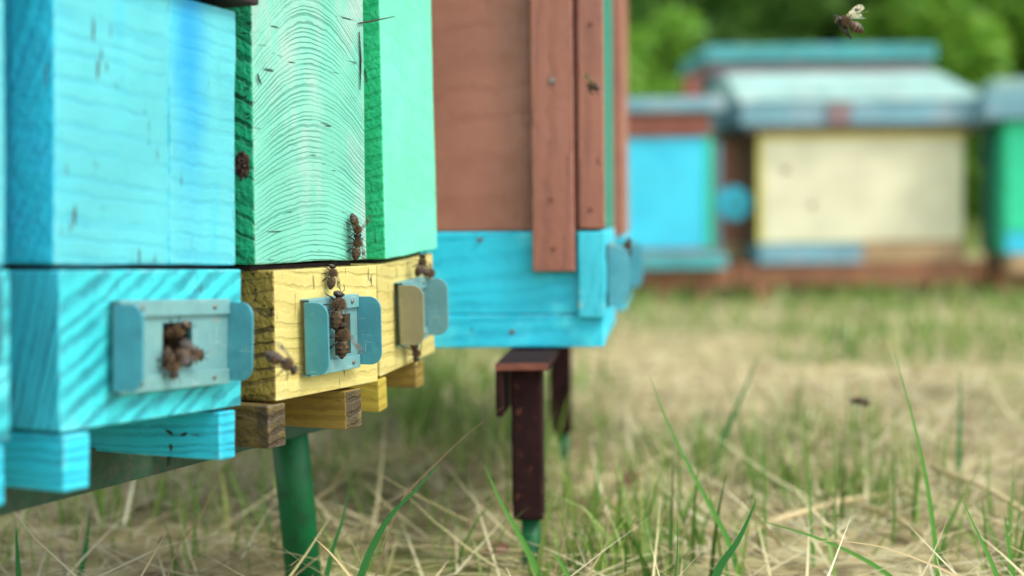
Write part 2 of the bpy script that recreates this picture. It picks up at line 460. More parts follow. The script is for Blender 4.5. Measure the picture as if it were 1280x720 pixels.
# ------------------------------------------------------------------ ground
def build_ground():
    k = 151
    s = np.linspace(-1, 1, k)
    c = np.sinh(s * 6.2) / math.sinh(6.2) * 150
    X, Y = np.meshgrid(c, c)
    Y = Y + 1.2
    Z = np.zeros_like(X)
    for i in range(k):
        for j in range(k):
            r = math.hypot(X[i, j], Y[i, j])
            if r < 25:
                Z[i, j] = 0.010 * mnoise.noise(Vector((X[i, j] * 5, Y[i, j] * 5, 0))) + 0.004 * mnoise.noise(Vector((X[i, j] * 21, Y[i, j] * 21, 3)))
    v = np.stack([X, Y, Z], -1).reshape(-1, 3)
    idx = np.arange(k * k).reshape(k, k)
    f = np.stack([idx[:-1, :-1], idx[:-1, 1:], idx[1:, 1:], idx[1:, :-1]], -1).reshape(-1, 4)
    me = bpy.data.meshes.new('ground')
    me.from_pydata(v.tolist(), [], f.tolist())
    me.shade_smooth()
    tag(obj('ground', me, ground_mat()), kind='structure')


build_ground()


def np_mesh(name, v, f):
    """v (N,3), f (M,k) fast mesh"""
    me = bpy.data.meshes.new(name)
    m, kk = f.shape
    me.vertices.add(len(v)); me.vertices.foreach_set('co', v.astype(np.float32).ravel())
    me.loops.add(m * kk); me.loops.foreach_set('vertex_index', f.astype(np.int32).ravel())
    me.polygons.add(m)
    me.polygons.foreach_set('loop_start', (np.arange(m) * kk).astype(np.int32))
    me.update(calc_edges=True)
    me.validate()
    return me


def blades(name, P, H, W, lean, az, curl, mat, flat=False):
    """curved tapering blades at roots P; lean is the tilt from vertical of the whole blade (rad), curl extra tilt to the tip"""
    n = len(P)
    L = 4
    ts = np.linspace(0, 1, L)
    verts = np.zeros((n, L * 2, 3))
    dirx, diry = np.cos(az), np.sin(az)
    tw = az + np.pi / 2 + rng.normal(0, 0.5, n)
    pos = P.copy()
    wv = np.stack([np.cos(tw), np.sin(tw), np.zeros(n)], -1)
    for i, t in enumerate(ts):
        if i > 0:
            a = lean + curl * (t - 0.5 / (L - 1))
            st = H / (L - 1)
            pos = pos + np.stack([np.sin(a) * dirx * st, np.sin(a) * diry * st, np.cos(a) * st], -1)
            if flat: pos[:, 2] = np.maximum(pos[:, 2], 0.004)
        w = W * (1.0 - t ** 1.6) * 0.5 + W * 0.03
        verts[:, 2 * i] = pos - wv * w[:, None]
        verts[:, 2 * i + 1] = pos + wv * w[:, None]
    base = (np.arange(n) * L * 2)[:, None]
    faces = []
    for i in range(L - 1):
        faces.append(base + np.array([[2 * i, 2 * i + 1, 2 * i + 3, 2 * i + 2]]))
    me = np_mesh(name, verts.reshape(-1, 3), np.concatenate(faces, 0))
    return obj(name, me, mat)


def scatter(n, y0, y1, spread=0.5, margin=0.6):
    y = np.sqrt(rng.uniform(y0 ** 2, y1 ** 2, n))
    x = rng.uniform(-1, 1, n) * (spread * y + margin)
    return np.stack([x, y, np.zeros(n)], -1)


def patchy(P, scale, lo, seed=0.0):
    keep = np.array([mnoise.noise(Vector((p[0] * scale + seed, p[1] * scale, seed))) for p in P])
    return P[keep + rng.uniform(-0.25, 0.25, len(P)) > lo]


def build_grass():
    sets_g = []
    for (n, a, b, h0, h1, w, lo) in ((9000, 0.42, 1.5, 0.015, 0.07, 0.0021, 0.20), (26000, 1.5, 4.6, 0.02, 0.08, 0.0045, -0.12), (20000, 4.6, 16, 0.06, 0.2, 0.014, -0.1)):
        P = patchy(scatter(n, a, b), 2.6 if b < 5 else 0.8, lo, 3.3)
        k = len(P)
        sets_g.append((P, rng.uniform(h0, h1, k) * rng.uniform(0.5, 1.15, k), np.full(k, w) * rng.uniform(0.6, 1.3, k)))
    y = rng.uniform(0.9, 2.4, 9000)             # lusher in the shade under and behind the near row
    P = np.stack([rng.uniform(-1, 0.05, 9000) * (0.45 * y + 0.2), y, np.zeros(9000)], -1)
    P = patchy(P, 3.1, 0.22, 1.7)
    k = len(P)
    sets_g.append((P, rng.uniform(0.02, 0.085, k), rng.uniform(0.0018, 0.004, k)))
    y = rng.uniform(0.74, 1.3, 4200)             # fresh tufts in the right foreground
    P = np.stack([rng.uniform(0.02, 1, 4200) * (0.42 * y + 0.1), y, np.zeros(4200)], -1)
    P = patchy(P, 7.0, 0.32, 6.1)
    k = len(P)
    sets_g.append((P, rng.uniform(0.02, 0.07, k), rng.uniform(0.0014, 0.0032, k)))
    P = np.concatenate([s[0] for s in sets_g]); H = np.concatenate([s[1] for s in sets_g]); W = np.concatenate([s[2] for s in sets_g])
    k = len(P)
    o = blades('grass', P, H, W, np.abs(rng.normal(0.12, 0.25, k)), rng.uniform(0, 6.283, k), rng.normal(0.5, 0.4, k), M['grass'])
    tag(o, 'short green grass growing in tufts all over the meadow', 'grass', kind='stuff')
    P = np.concatenate([scatter(17000, 0.42, 1.6), scatter(17000, 1.6, 5.2), scatter(9000, 5, 14)])
    k = len(P)
    d = P[:, 1]
    H = rng.uniform(0.03, 0.11, k) * np.where(d > 5, 2.0, 1.0)
    W = rng.uniform(0.0010, 0.0026, k) * np.where(d > 5, 5.0, np.where(d > 1.6, 2.0, 1.0))
    P[:, 2] = rng.uniform(0.0, 0.014, k)
    o = blades('dry_straw', P, H, W, rng.normal(1.46, 0.2, k), rng.uniform(0, 6.283, k), rng.normal(0.05, 0.3, k), M['straw'], flat=True)
    tag(o, 'pale dry straw lying flat between the green grass', 'straw', kind='stuff')


build_grass()


# ------------------------------------------------------------------ trees
def leaf_cloud(name, centers, radii, n, size, mat, parent):
    """leaf quads in clumps; each leaf a folded little quad"""
    ci = rng.integers(0, len(centers), n)
    d = rng.normal(0, 1, (n, 3)); d /= np.linalg.norm(d, axis=1)[:, None]
    p = centers[ci] + d * (radii[ci] * rng.uniform(0.35, 1.0, n) ** 0.6)[:, None]
    p[:, 2] = np.maximum(p[:, 2], 0.03)
    a = rng.normal(0, 1, (n, 3)); a /= np.linalg.norm(a, axis=1)[:, None]
    b = np.cross(a, rng.normal(0, 1, (n, 3))); b /= np.linalg.norm(b, axis=1)[:, None] + 1e-9
    s = size * rng.uniform(0.6, 1.3, n)[:, None]
    v = np.stack([p - a * s, p + b * s * 0.42, p + a * s, p - b * s * 0.42], 1).reshape(-1, 3)
    f = np.arange(n * 4).reshape(n, 4)
    return obj(name, np_mesh(name, v, f), mat, parent)


def tree(name, label, pxx, Y, w, h, mat, n, leaf, z0=0.0, group='shrubs and trees behind the far hives'):
    X = (pxx - 640) / FPX * Y
    t = empty(name, Matrix.Translation((X, Y, 0)))
    tag(t, label, 'tree', group)
    m = 34
    cs = []
    while len(cs) < m:
        q = rng.uniform(-1, 1, 3)
        if q.dot(q) < 1: cs.append(q)
    cs = np.array(cs)
    sh = np.clip(1.0 - 0.35 * cs[:, 2], 0.5, 1.3)
    C = np.stack([cs[:, 0] * w * 0.5 * sh, cs[:, 1] * w * 0.45 * sh, z0 + (cs[:, 2] * 0.5 + 0.5) * (h - z0)], -1)
    R = rng.uniform(0.12, 0.26, m) * w
    leaf_cloud('crown', C, R, n, leaf, mat, t)
    bm = bmesh.new()
    tube(bm, [(0, 0, -0.05), (0.02, 0.01, h * 0.3), (-0.03, 0.02, h * 0.6), (0.02, 0, h * 0.9)], [w * 0.035, w * 0.028, w * 0.018, w * 0.006], 9)
    for i in range(7):
        c = C[i]
        z = max(0.1, c[2] * 0.55)
        tube(bm, [(0, 0, z), tuple(c * np.array([.5, .5, 0]) + np.array([0, 0, z + (c[2] - z) * .6])), tuple(c)], [w * 0.014, w * 0.009, w * 0.003], 6)
    obj('trunk', bm_mesh(bm), M['bark'], t)
    return t


tree('leafy_shrub', 'bright yellow-green shrub just right of the tall brown hive', 828, 7.0, 0.55, 1.25, M['leaf_bright'], 6000, 0.04)
tree('dark_tree', 'dark green tree above the left end of the stepped roofs', 935, 9.6, 2.3, 4.2, M['leaf_dark'], 14000, 0.085)
tree('dark_tree', 'dark green tree behind the right end of the stepped roofs', 1040, 10.4, 2.0, 4.0, M['leaf_dark'], 12000, 0.085)
tree('leafy_tree', 'bright green tree between the yellow hive roof and the right edge', 1165, 7.6, 0.85, 2.4, M['leaf_bright'], 11000, 0.06)
tree('leafy_tree', 'bright green tree at the right edge above the turquoise hive', 1285, 8.0, 1.1, 2.9, M['leaf_bright'], 11000, 0.06)
tree('leafy_tree', 'mid green tree whose crown fills the gap left of the dark trees', 840, 11.5, 1.4, 3.4, M['leaf_mid'], 11000, 0.09)


def build_wood():
    n = 140
    ang = rng.uniform(-1.1, 1.2, n)
    r = rng.uniform(15, 20, n)
    C = np.stack([np.sin(ang) * r, np.cos(ang) * r, rng.uniform(0.2, 6.0, n)], -1)
    R = rng.uniform(1.2, 2.2, n)
    o = leaf_cloud('woodland', C, R, 75000, 0.27, M['leaf_mid'], None)
    tag(o, 'green far-off wood closing the view behind the meadow', 'woodland', kind='stuff')


build_wood()


# ------------------------------------------------------------------ near hives
BH = 0.0554                                   # height of an entrance block


class Frame:
    """a hive's own axes: x along its front, y inwards, z up; origin at the lower left front corner of its entrance block"""
    def __init__(s, O, xdir):
        s.O = Vector(O)
        x = Vector(xdir).normalized()
        y = Vector((0, 0, 1)).cross(x).normalized()
        z = x.cross(y)
        s.x, s.y, s.z = x, y, z
        s.M = Matrix(((x.x, y.x, z.x, s.O.x), (x.y, y.y, z.y, s.O.y), (x.z, y.z, z.z, s.O.z), (0, 0, 0, 1)))
        s.I = s.M.inverted()
    def on_front(s, x, y, depth=0.0):         # pixel -> local point on the plane y = depth
        return s.I @ ray_plane(x, y, s.O + s.y * depth, s.y)
    def on_side(s, x, y, at=0.0):             # pixel -> local point on the plane x = at
        return s.I @ ray_plane(x, y, s.O + s.x * at, s.x)


def rounded_plate(w, h, r, th, seg=6, only_right=True):
    """plate in local (a, b): a from 0 to w, b from -h/2 to h/2, rounded at the far end; returns outline"""
    pts = [(0, -h / 2)]
    for i in range(seg + 1):
        t = -math.pi / 2 + i / seg * math.pi / 2
        pts.append((w - r + r * math.cos(t), -h / 2 + r + r * math.sin(t)))
    for i in range(seg + 1):
        t = i / seg * math.pi / 2
        pts.append((w - r + r * math.cos(t), h / 2 - r + r * math.sin(t)))
    pts.append((0, h / 2))
    return pts


def extrude_outline(pts3, nrm, th):
    bm = bmesh.new()
    a = [bm.verts.new(Vector(p)) for p in pts3]
    b = [bm.verts.new(Vector(p) + Vector(nrm) * th) for p in pts3]
    bm.faces.new(a[::-1]); bm.faces.new(b)
    n = len(a)
    for i in range(n):
        bm.faces.new((a[i], a[(i + 1) % n], b[(i + 1) % n], b[i]))
    bmesh.ops.recalc_face_normals(bm, faces=bm.faces[:])
    return bm


def gate(fr, parent, xl, xr, zc, h, opening, tongue=0.0125, off=0.0035, mats=None, droop=0.0, rake=(0.0, 0.0)):
    """sliding sheet-metal entrance gate: panel with a flight hole, folded rails, a bent-out tongue at each end"""
    mp, mtl, mtr = mats or (M['gate'], M['gate_tongue'], M['gate_tongue'])
    g = empty('entrance_gate', None, parent)
    g.location = ((xl + xr) / 2, 0, zc)
    g.rotation_euler = (0, droop, 0)
    w = (xr - xl) / 2
    th = 0.0008
    # panel as a frame round the opening (children of the gate)
    ox0, ox1, oz0, oz1 = opening
    bm = bmesh.new()
    o = [(-w, -h / 2), (w, -h / 2), (w, h / 2), (-w, h / 2)]
    q = [(ox0, oz0), (ox1, oz0), (ox1, oz1), (ox0, oz1)]
    A = [bm.verts.new((x, -off, z)) for x, z in o]; B = [bm.verts.new((x, -off, z)) for x, z in q]
    A2 = [bm.verts.new((x, -off + th, z)) for x, z in o]; B2 = [bm.verts.new((x, -off + th, z)) for x, z in q]
    for i in range(4):
        j = (i + 1) % 4
        bm.faces.new((A[i], A[j], B[j], B[i])); bm.faces.new((A2[j], A2[i], B2[i], B2[j]))
        bm.faces.new((A[j], A[i], A2[i], A2[j])); bm.faces.new((B[i], B[j], B2[j], B2[i]))
    bmesh.ops.recalc_face_normals(bm, faces=bm.faces[:])
    obj('panel', bm_mesh(bm), mp, g)
    for s in (-1, 1):                           # folded guide rails, screwed to the block
        bm = bmesh.new()
        z0, z1 = (h / 2 - 0.0048, h / 2 + 0.0012) if s > 0 else (-h / 2 - 0.0012, -h / 2 + 0.0048)
        prof = [(-0.0002, z1 if s > 0 else z0), (-off - 0.0016, z1 if s > 0 else z0), (-off - 0.0016, z0 if s > 0 else z1), (-off - 0.0009, z0 if s > 0 else z1),
                (-off - 0.0009, (z1 - 0.0007) if s > 0 else (z0 + 0.0007)), (-0.0002, (z1 - 0.0007) if s > 0 else (z0 + 0.0007))]
        L0, L1 = -w + 0.0012, w - 0.0012
        a = [bm.verts.new((L0, y, z)) for y, z in prof]; b = [bm.verts.new((L1, y, z)) for y, z in prof]
        bm.faces.new(a); bm.faces.new(b[::-1])
        for i in range(len(prof)):
            j = (i + 1) % len(prof)
            bm.faces.new((a[j], a[i], b[i], b[j]))
        bmesh.ops.recalc_face_normals(bm, faces=bm.faces[:])
        add_bevel(obj('guide_rail', bm_mesh(bm), mp, g), 0.0003)
    for sx in (-0.62, 0.66):                    # small rusty screw heads hold the rails
        for sz in (-1, 1):
            bm = bmesh.new()
            bmesh.ops.create_uvsphere(bm, u_segments=10, v_segments=6, radius=0.0011)
            bmesh.ops.scale(bm, verts=bm.verts[:], vec=(1, 0.45, 1))
            k = obj('screw', bm_mesh(bm, 'screw', True), M['gate_rim'], g)
            k.location = (w * sx, -off - 0.0018, sz * (h / 2 - 0.0018))
    for s, mt, rk in ((-1, mtl, rake[0]), (1, mtr, rake[1])):
        pts = rounded_plate(tongue, h, 0.0058, th)
        x = s * w
        dr = Vector((math.sin(rk), -math.cos(rk), 0))
        p3 = [Vector((x, -off, 0)) + dr * a + Vector((0, 0, b)) for a, b in pts]
        bm = extrude_outline(p3, (dr.y, -dr.x, 0), th)
        t = obj('tongue', bm_mesh(bm), mt, g)
        add_bevel(t, 0.00025)
        bm = bmesh.new()                        # rolled fold where the tongue leaves the panel
        tube(bm, [(x, -off - 0.0002, -h / 2), (x, -off - 0.0002, h / 2)], [0.0008, 0.0008], 8)
        obj('fold', bm_mesh(bm), M['gate_rim'], g)
    return g


def batten(fr, parent, x0, x1, z0, z1, y0, y1, mf, ms):
    return board('batten', x0, x1, y0, y1, z0, z1, mf, ms, parent, jit=0.0004, bev=0.0007)


def roof_lid(parent, x0, x1, y0, y1, z, over=0.008):
    r = board('lid', x0 - over, x1 + over, y0 - over, y1 + over, z, z + 0.006, M['lid_gap_dark'], M['lid_gap_dark'], parent, jit=0.0004)
    board('lid_sheet', x0 - over - 0.002, x1 + over + 0.002, y0 - over - 0.002, y1 + over + 0.002, z + 0.0062, z + 0.016, M['lid_grey'], M['lid_grey'], r, jit=0.0004)


DEPTH = 0.15


def body(parent, x0, x1, z0, z1, y0, th, front_planks, side, back):
    """front planks plus side and back walls"""
    for (a, b, mf, ms) in front_planks:
        board('front_plank', a, b, y0, y0 + th, z0, z1, mf, ms, parent)
    board('side_wall', x0 + 0.0005, x0 + 0.014, y0 + th + 0.0004, DEPTH - 0.0145, z0, z1, side, side, parent)
    board('side_wall', x1 - 0.014, x1 - 0.0005, y0 + th + 0.0004, DEPTH - 0.0145, z0, z1, side, side, parent)
    board('back_wall', x0, x1, DEPTH - 0.014, DEPTH, z0, z1, back, back, parent)


def gap_shadow(parent, x0, x1, y0):
    board('gap_shadow_strip', x0 + 0.004, x1 - 0.004, y0 + 0.006, DEPTH - 0.02, BH + 0.0001, BH + 0.0017, M['lid_gap_dark'], M['lid_gap_dark'], parent, jit=0, bev=0)  # added dark strip that stands in for the shadow in the gap


def make_frame(lx, ly, ld, rx, ry, rd):
    L = px(lx, ly, ld); R = px(rx, ry, rd)
    return Frame(L, R - L), (R - L).length


# --- blue hive (A) and the next one towards the camera (Z)
fA, wA = make_frame(75, 541, 0.485, 302, 507, 0.579)
A = empty('nucleus_hive', fA.M)
tag(A, 'small light blue hive with grey-teal entrance gate, in front at left', 'beehive', 'small mating hives in the near row')
hA0 = fA.on_front(140, 437); hA1 = fA.on_front(287, 425, -0.0035)
zA = 0.0
gl = fA.on_front(143, 437, -0.0035).x; gr = fA.on_front(286, 425, -0.0035).x
zc = (fA.on_front(143, 437, -0.0035).z + fA.on_front(286, 424, -0.0035).z) / 2
o0 = fA.on_front(203, 461, -0.0035); o1 = fA.on_front(240, 402, -0.0035)
cx_ = (gl + gr) / 2
opA = (o0.x - cx_, o1.x - cx_, o0.z - zc, o1.z - zc)
board_hole('entrance_block', 0, wA, 0, DEPTH, 0, BH, (o0.x - 0.002, o1.x + 0.002, o0.z - 0.001, o1.z + 0.001), 0.05,
           M['cyan_block_front'], M['cyan_block_side'], M['hole'], A)
gate(fA, A, gl, gr, zc, 0.0310, opA, rake=(0.10, -0.06), droop=0.012, mats=(M['gate'], M['gate_tongue'], M['gate_tongue']))
topA = fA.on_front(291, 13, 0.002).z
seam = fA.on_front(212, 200, 0.002).x
xr = fA.on_front(295, 325, 0.002).x
body(A, 0, xr, BH + 0.0018, topA, 0.002, 0.020, [(0, seam, M['cyan_front'], M['cyan_end']), (seam + 0.0003, xr, M['cyan_front_stain'], M['cyan_end'])], M['cyan_end'], M['cyan_end'])
gap_shadow(A, 0, xr, 0.002)
roof_lid(A, 0, xr, 0.004, DEPTH, topA + 0.003)
batten(fA, A, fA.on_front(80, 580, -0.001).x, fA.on_front(112, 575, -0.001).x, -0.0205, -0.0012, -0.001, DEPTH, M['cyan_batten'], M['cyan_batten'])
batten(fA, A, fA.on_front(275, 545, -0.001).x, fA.on_front(295, 543, -0.001).x, -0.0205, -0.0012, -0.001, DEPTH, M['cyan_batten'], M['cyan_batten'])

MZ = fA.M @ Matrix.Translation((-0.0225 - wA, 0, 0))
Z = empty('nucleus_hive', MZ)
tag(Z, 'small blue hive cut off by the left edge of the picture', 'beehive', 'small mating hives in the near row')
board_hole('entrance_block', 0, wA, 0, DEPTH, 0, BH, (0.04, 0.06, 0.02, 0.04), 0.05, M['cyan_block_front'], M['cyan_block_side'], M['hole'], Z)
gate(fA, Z, 0.014, wA - 0.019, 0.0415, 0.031, (-0.012, 0.004, -0.007, 0.008))
body(Z, 0, wA, BH + 0.0018, topA + 0.06, 0.002, 0.020, [(0, wA, M['cyan_front_stain'], M['cyan_end'])], M['cyan_end'], M['cyan_end'])
gap_shadow(Z, 0, wA, 0.002)
roof_lid(Z, 0, wA, 0.002, DEPTH, topA + 0.063)
for xx in (0.004, wA - 0.022):
    batten(fA, Z, xx, xx + 0.018, -0.0205, -0.0012, -0.001, DEPTH, M['cyan_batten'], M['cyan_batten'])

# --- green and yellow hive (B)
fB, wB = make_frame(345, 502, 0.600, 473, 477, 0.674)
B = empty('nucleus_hive', fB.M)
tag(B, 'hive with green ring-grained front board over a yellow block, bees on its gate', 'beehive', 'small mating hives in the near row')
gl = fB.on_front(382, 420, -0.0035).x; gr = fB.on_front(448, 415, -0.0035).x
zc = fB.on_front(400, 420, -0.0035).z
o0 = fB.on_front(419, 445, -0.0035); o1 = fB.on_front(438, 392, -0.0035)
cx_ = (gl + gr) / 2
board_hole('entrance_block', 0, wB, 0, DEPTH, 0, BH, (o0.x - 0.001, o1.x + 0.001, o0.z - 0.001, o1.z + 0.001), 0.05,
           M['yellow_front'], M['yellow_end'], M['hole'], B)
gate(fB, B, gl, gr, zc, 0.0312, (o0.x - cx_, o1.x - cx_, o0.z - zc, o1.z - zc), tongue=0.0118, rake=(0.05, 0.12), droop=-0.015)
gx0 = fB.on_front(320, 335, 0.006).x; gx1 = fB.on_front(459, 325, 0.006).x
topB = 0.30
body(B, gx0, gx1, BH + 0.0025, topB, 0.006, 0.022, [(gx0, gx1, M['green_front'], M['green_end'])], M['green_end'], M['green_side'])
gap_shadow(B, gx0, min(gx1, wB), 0.006)
roof_lid(B, gx0, gx1, 0.006, DEPTH, topB + 0.003)
# split knot on the end grain
kp = fB.on_side(303, 206, gx0)
bm = bmesh.new()
ring = []
for j, (rr, hh) in enumerate(((1.0, -0.0002), (0.82, 0.0005), (0.6, 0.0002), (0.4, 0.0007), (0.2, 0.0004))):
    ring.append([bm.verts.new((-hh - 0.0003 * math.sin(i * 2.3 + j), 0.0042 * rr * math.cos(i / 18 * 6.283) * (1 + 0.18 * math.sin(i * 1.9 + j)),
                               0.0062 * rr * math.sin(i / 18 * 6.283) * (1 + 0.2 * math.sin(i * 2.7 + 1 + j)))) for i in range(18)])
for p_, q_ in zip(ring, ring[1:]):
    for i in range(18): bm.faces.new((p_[i], p_[(i + 1) % 18], q_[(i + 1) % 18], q_[i]))
bm.faces.new(ring[-1])
bmesh.ops.recalc_face_normals(bm, faces=bm.faces[:])
k = obj('knot', bm_mesh(bm), plain('knot_wood', S(64, 42, 36), 0.6, 260, 0.9, alt=S(130, 92, 70), bump=0.0006), B)
k.location = (gx0 - 0.0002, kp.y, kp.z)
for (q0, q1, q2) in (((448, 29), (462, 27), (479, 20)), ((449, 40), (451, 75), (450, 112)), ((322, 92), (324, 100), (327, 106))):
    bm = bmesh.new()
    pp = [fB.on_front(q[0], q[1], 0.0052) for q in (q0, q1, q2)]
    if q0[0] > 447 and q0[1] < 30: pp[2] = pp[2] + Vector((0.004, -0.004, 0))
    tube(bm, pp, [0.0003, 0.0005, 0.0002], 6)
    obj('splinter', bm_mesh(bm), M['lid_gap_dark'], B)
batten(fB, B, fB.on_front(336, 530, 0).x, fB.on_front(357, 530, 0).x, -0.0195, -0.0012, 0.0, DEPTH, M['worn_batten'], M['worn_batten'])
batten(fB, B, fB.on_front(432, 508, -0.001).x, fB.on_front(452, 505, -0.001).x, -0.0190, -0.0012, -0.001, DEPTH, M['worn_batten'], M['yellow_batten'])

# --- second green and yellow hive (C), turned further away
fC, wC = make_frame(476, 471, 0.703, 544, 440, 0.794)
C_ = empty('nucleus_hive', fC.M)
tag(C_, 'smooth mint green hive on a yellow block, standing next to the brown hive', 'beehive', 'small mating hives in the near row')
gl = fC.on_front(500, 394, -0.0035).x; gr = gl + 0.044
zc = fC.on_front(500, 394, -0.0035).z
board_hole('entrance_block', 0, wC, 0, DEPTH, 0, BH, (gl + 0.015, gl + 0.03, zc - 0.009, zc + 0.009), 0.05, M['yellow_front'], M['yellow_front'], M['hole'], C_)
gate(fC, C_, gl, gr, zc, 0.0305, (-0.007, 0.008, -0.009, 0.009), tongue=0.0128, mats=(M['gate'], M['gate_zinc_reflection'], M['gate']))
cx0 = fC.on_front(483, 326, -0.002).x; cx1 = fC.on_front(547, 313, -0.002).x
body(C_, cx0, cx1, BH + 0.0020, topB + 0.01, -0.002, 0.030, [(cx0, cx1, M['green_smooth'], M['green_side'])], M['green_side'], M['green_side'])
gap_shadow(C_, cx0, min(cx1, wC), 0.0)
roof_lid(C_, cx0, cx1, -0.002, DEPTH, topB + 0.013)
batten(fC, C_, fC.on_front(474, 492, 0).x, fC.on_front(484, 490, 0).x, -0.0170, -0.0012, 0.0, DEPTH, M['bright_batten'], M['bright_batten'])
batten(fC, C_, fC.on_front(521, 470, 0).x, fC.on_front(530, 470, 0).x, -0.0150, -0.0012, 0.0, DEPTH, M['yellow_batten'], M['yellow_batten'])

# --- green steel stand under the near row
ZB = fA.O.z - 0.0208                           # underside of the battens
p0 = px_ground(0, 645, 0.088); p1 = px_ground(290, 568, 0.088)
dirb = Vector((p1.x - p0.x, p1.y - p0.y, 0)).normalized()
fS = Frame((p0.x, p0.y, 0), dirb)
stand = empty('hive_stand', fS.M)
tag(stand, 'dark green steel stand on round legs under the small hives', 'stand')
zt = ZB - 0.0015
x_end = (fS.I @ ray_plane(412, 535, fS.O, fS.y)).x
board('beam', -0.35, x_end, 0.0, 0.003, 0.088, zt, M['beam_green'], M['beam_green'], stand, jit=0.0002, bev=0.0004)
board('beam', -0.35, x_end, 0.0034, 0.030, zt - 0.003, zt - 0.0001, M['beam_green'], M['beam_green'], stand, jit=0.0002, bev=0.0004)
lp = fS.I @ ray_plane(363, 545, fS.O + fS.y * 0.012, fS.y)
lb = px(379, 735, 0.712)
for k, xx in enumerate((lp.x, lp.x - 0.48)):
    bm = bmesh.new()
    tube(bm, [(xx - 0.001, 0.0135, zt - 0.0035), (xx + 0.006, 0.013, 0.05), (xx + 0.015, 0.012, -0.03)], [0.0096, 0.0096, 0.0096], 28)
    obj('leg', bm_mesh(bm), M['steel_green'], stand)

# --- brown hive on cyan base (D)
YD = 0.86
D0 = px(757, 434, YD)
fD = Frame(D0, (math.sin(math.radians(6.0)), math.cos(math.radians(6.0)), 0))
D = empty('hive', fD.M)
tag(D, 'tall brown wooden hive on a cyan base with two vertical laths', 'beehive', 'larger hives in the near row')


def sd(x, y, at=0.0): return fD.on_side(x, y, at)


WD = 0.21; LD = 0.26
zb_mid = sd(650, 393).z; zb_top = sd(650, 288).z; topD = 0.36


def side_board(name, y0, y1, z0, z1, x0, x1, m, parent, **kw):
    """board whose outside face looks along -x"""
    return board(name, x0, x1, y0, y1, z0, z1, kw.get('front', m), m, parent, jit=0.0004, bev=0.001)


side_board('base_plank', 0.001, LD, 0, zb_mid - 0.0004, 0, 0.02, M['cyan_base'], D)
side_board('base_plank', 0.001, LD, zb_mid, zb_top - 0.0006, 0.001, 0.02, M['cyan_base'], D)
side_board('base_front', 0.001, 0.02, 0, zb_top - 0.001, 0.0205, WD, M['cyan_base'], D)
side_board('side_wall', 0.0012, LD, zb_top, topD, 0.002, 0.022, M['brown'], D)
side_board('front_wall', 0.0012, 0.022, zb_top, topD, 0.0224, WD, M['teal_dark'], D, front=M['teal_dark'])
side_board('side_wall', 0.0012, LD, 0, topD, WD + 0.0005, WD + 0.02, M['brown'], D)
side_board('back_wall', LD + 0.0004, LD + 0.02, 0, topD, 0.002, WD, M['brown_dark'], D)
a = sd(666, 340, -0.010); b = sd(718, 340, -0.010)
side_board('lath', b.y, a.y, a.z, topD - 0.01, -0.010, 0.0015, M['brown_lath'], D)
a = sd(724, 288, -0.006); b = sd(756, 288, -0.006)
side_board('corner_strip', b.y, a.y, zb_top + 0.0005, topD, -0.006, 0.0015, M['brown_lath'], D)
a = sd(723, 398, -0.007); b = sd(757, 398, -0.007)
side_board('corner_strip', b.y, a.y, a.z, zb_top - 0.0012, -0.007, -0.0003, M['cyan_chip'], D)
nail = sd(690, 101, -0.0105)
bm = bmesh.new(); bmesh.ops.create_cone(bm, cap_ends=True, segments=12, radius1=0.0022, radius2=0.0016, depth=0.001)
bmesh.ops.rotate(bm, verts=bm.verts[:], matrix=Matrix.Rotation(-math.pi / 2, 3, 'Y'))
k = obj('nail', bm_mesh(bm), M['gate_rim'], D); k.location = (-0.0105, nail.y, nail.z)
for (nx, ny, at) in ((689, 249, -0.0105), (692, 311, -0.0105), (738, 30, -0.0065), (738, 262, -0.0065), (600, 300, -0.0004), (640, 415, -0.0004)):
    q = sd(nx, ny, at)
    k2 = bpy.data.objects.new('nail', k.data.copy()); COL.objects.link(k2); k2.parent = D
    k2.data.materials.clear(); k2.data.materials.append(M['rust'])
    k2.location = (at, q.y, q.z); k2.scale = (1, 0.7, 0.7)
board('lid', -0.02, WD + 0.04, -0.02, LD + 0.04, topD + 0.001, topD + 0.02, M['lid_grey'], M['lid_grey'], D)
# its gate, whose tongues stick out beyond the corner
zg = fD.on_side(770, 343, 0.03).z
gate(fD, D, 0.012, 0.085, zg, 0.036, (-0.01, 0.012, -0.01, 0.01), tongue=0.0125, off=0.0015)
for xx in (0.002, WD - 0.02):
    board('batten', xx, xx + 0.018, -0.005 if xx < 0.1 else -0.004, LD * 0.2, 0.014 if xx > 0.1 else 0.016, 0.030, M['cyan_batten'], M['cyan_batten'], D) if xx > 0.1 else None

# hive beyond D
fE = Frame(fD.M @ Vector((WD + 0.09, -0.004, 0.002)), fD.x)
E = empty('hive', fE.M)
tag(E, 'hive mostly hidden behind the brown one, only a thin brown corner showing', 'beehive', 'larger hives in the near row')
side_board('base', 0.0, LD, 0.0, 0.06, 0, WD, M['cyan_base'], E)
side_board('side_wall', 0.001, LD, 0.0605, 0.35, 0.0, 0.02, M['brown'], E)
side_board('front_wall', 0.001, 0.02, 0.0605, 0.35, 0.0204, WD, M['brown'], E)
side_board('side_wall', 0.001, LD, 0.0605, 0.35, WD + 0.0004, WD + 0.02, M['brown'], E)
board('lid', -0.02, WD + 0.04, -0.02, LD + 0.02, 0.351, 0.37, M['lid_grey'], M['lid_grey'], E)
gate(fE, E, 0.02, 0.09, 0.036, 0.036, (-0.01, 0.012, -0.01, 0.01), tongue=0.0125, off=0.0015)

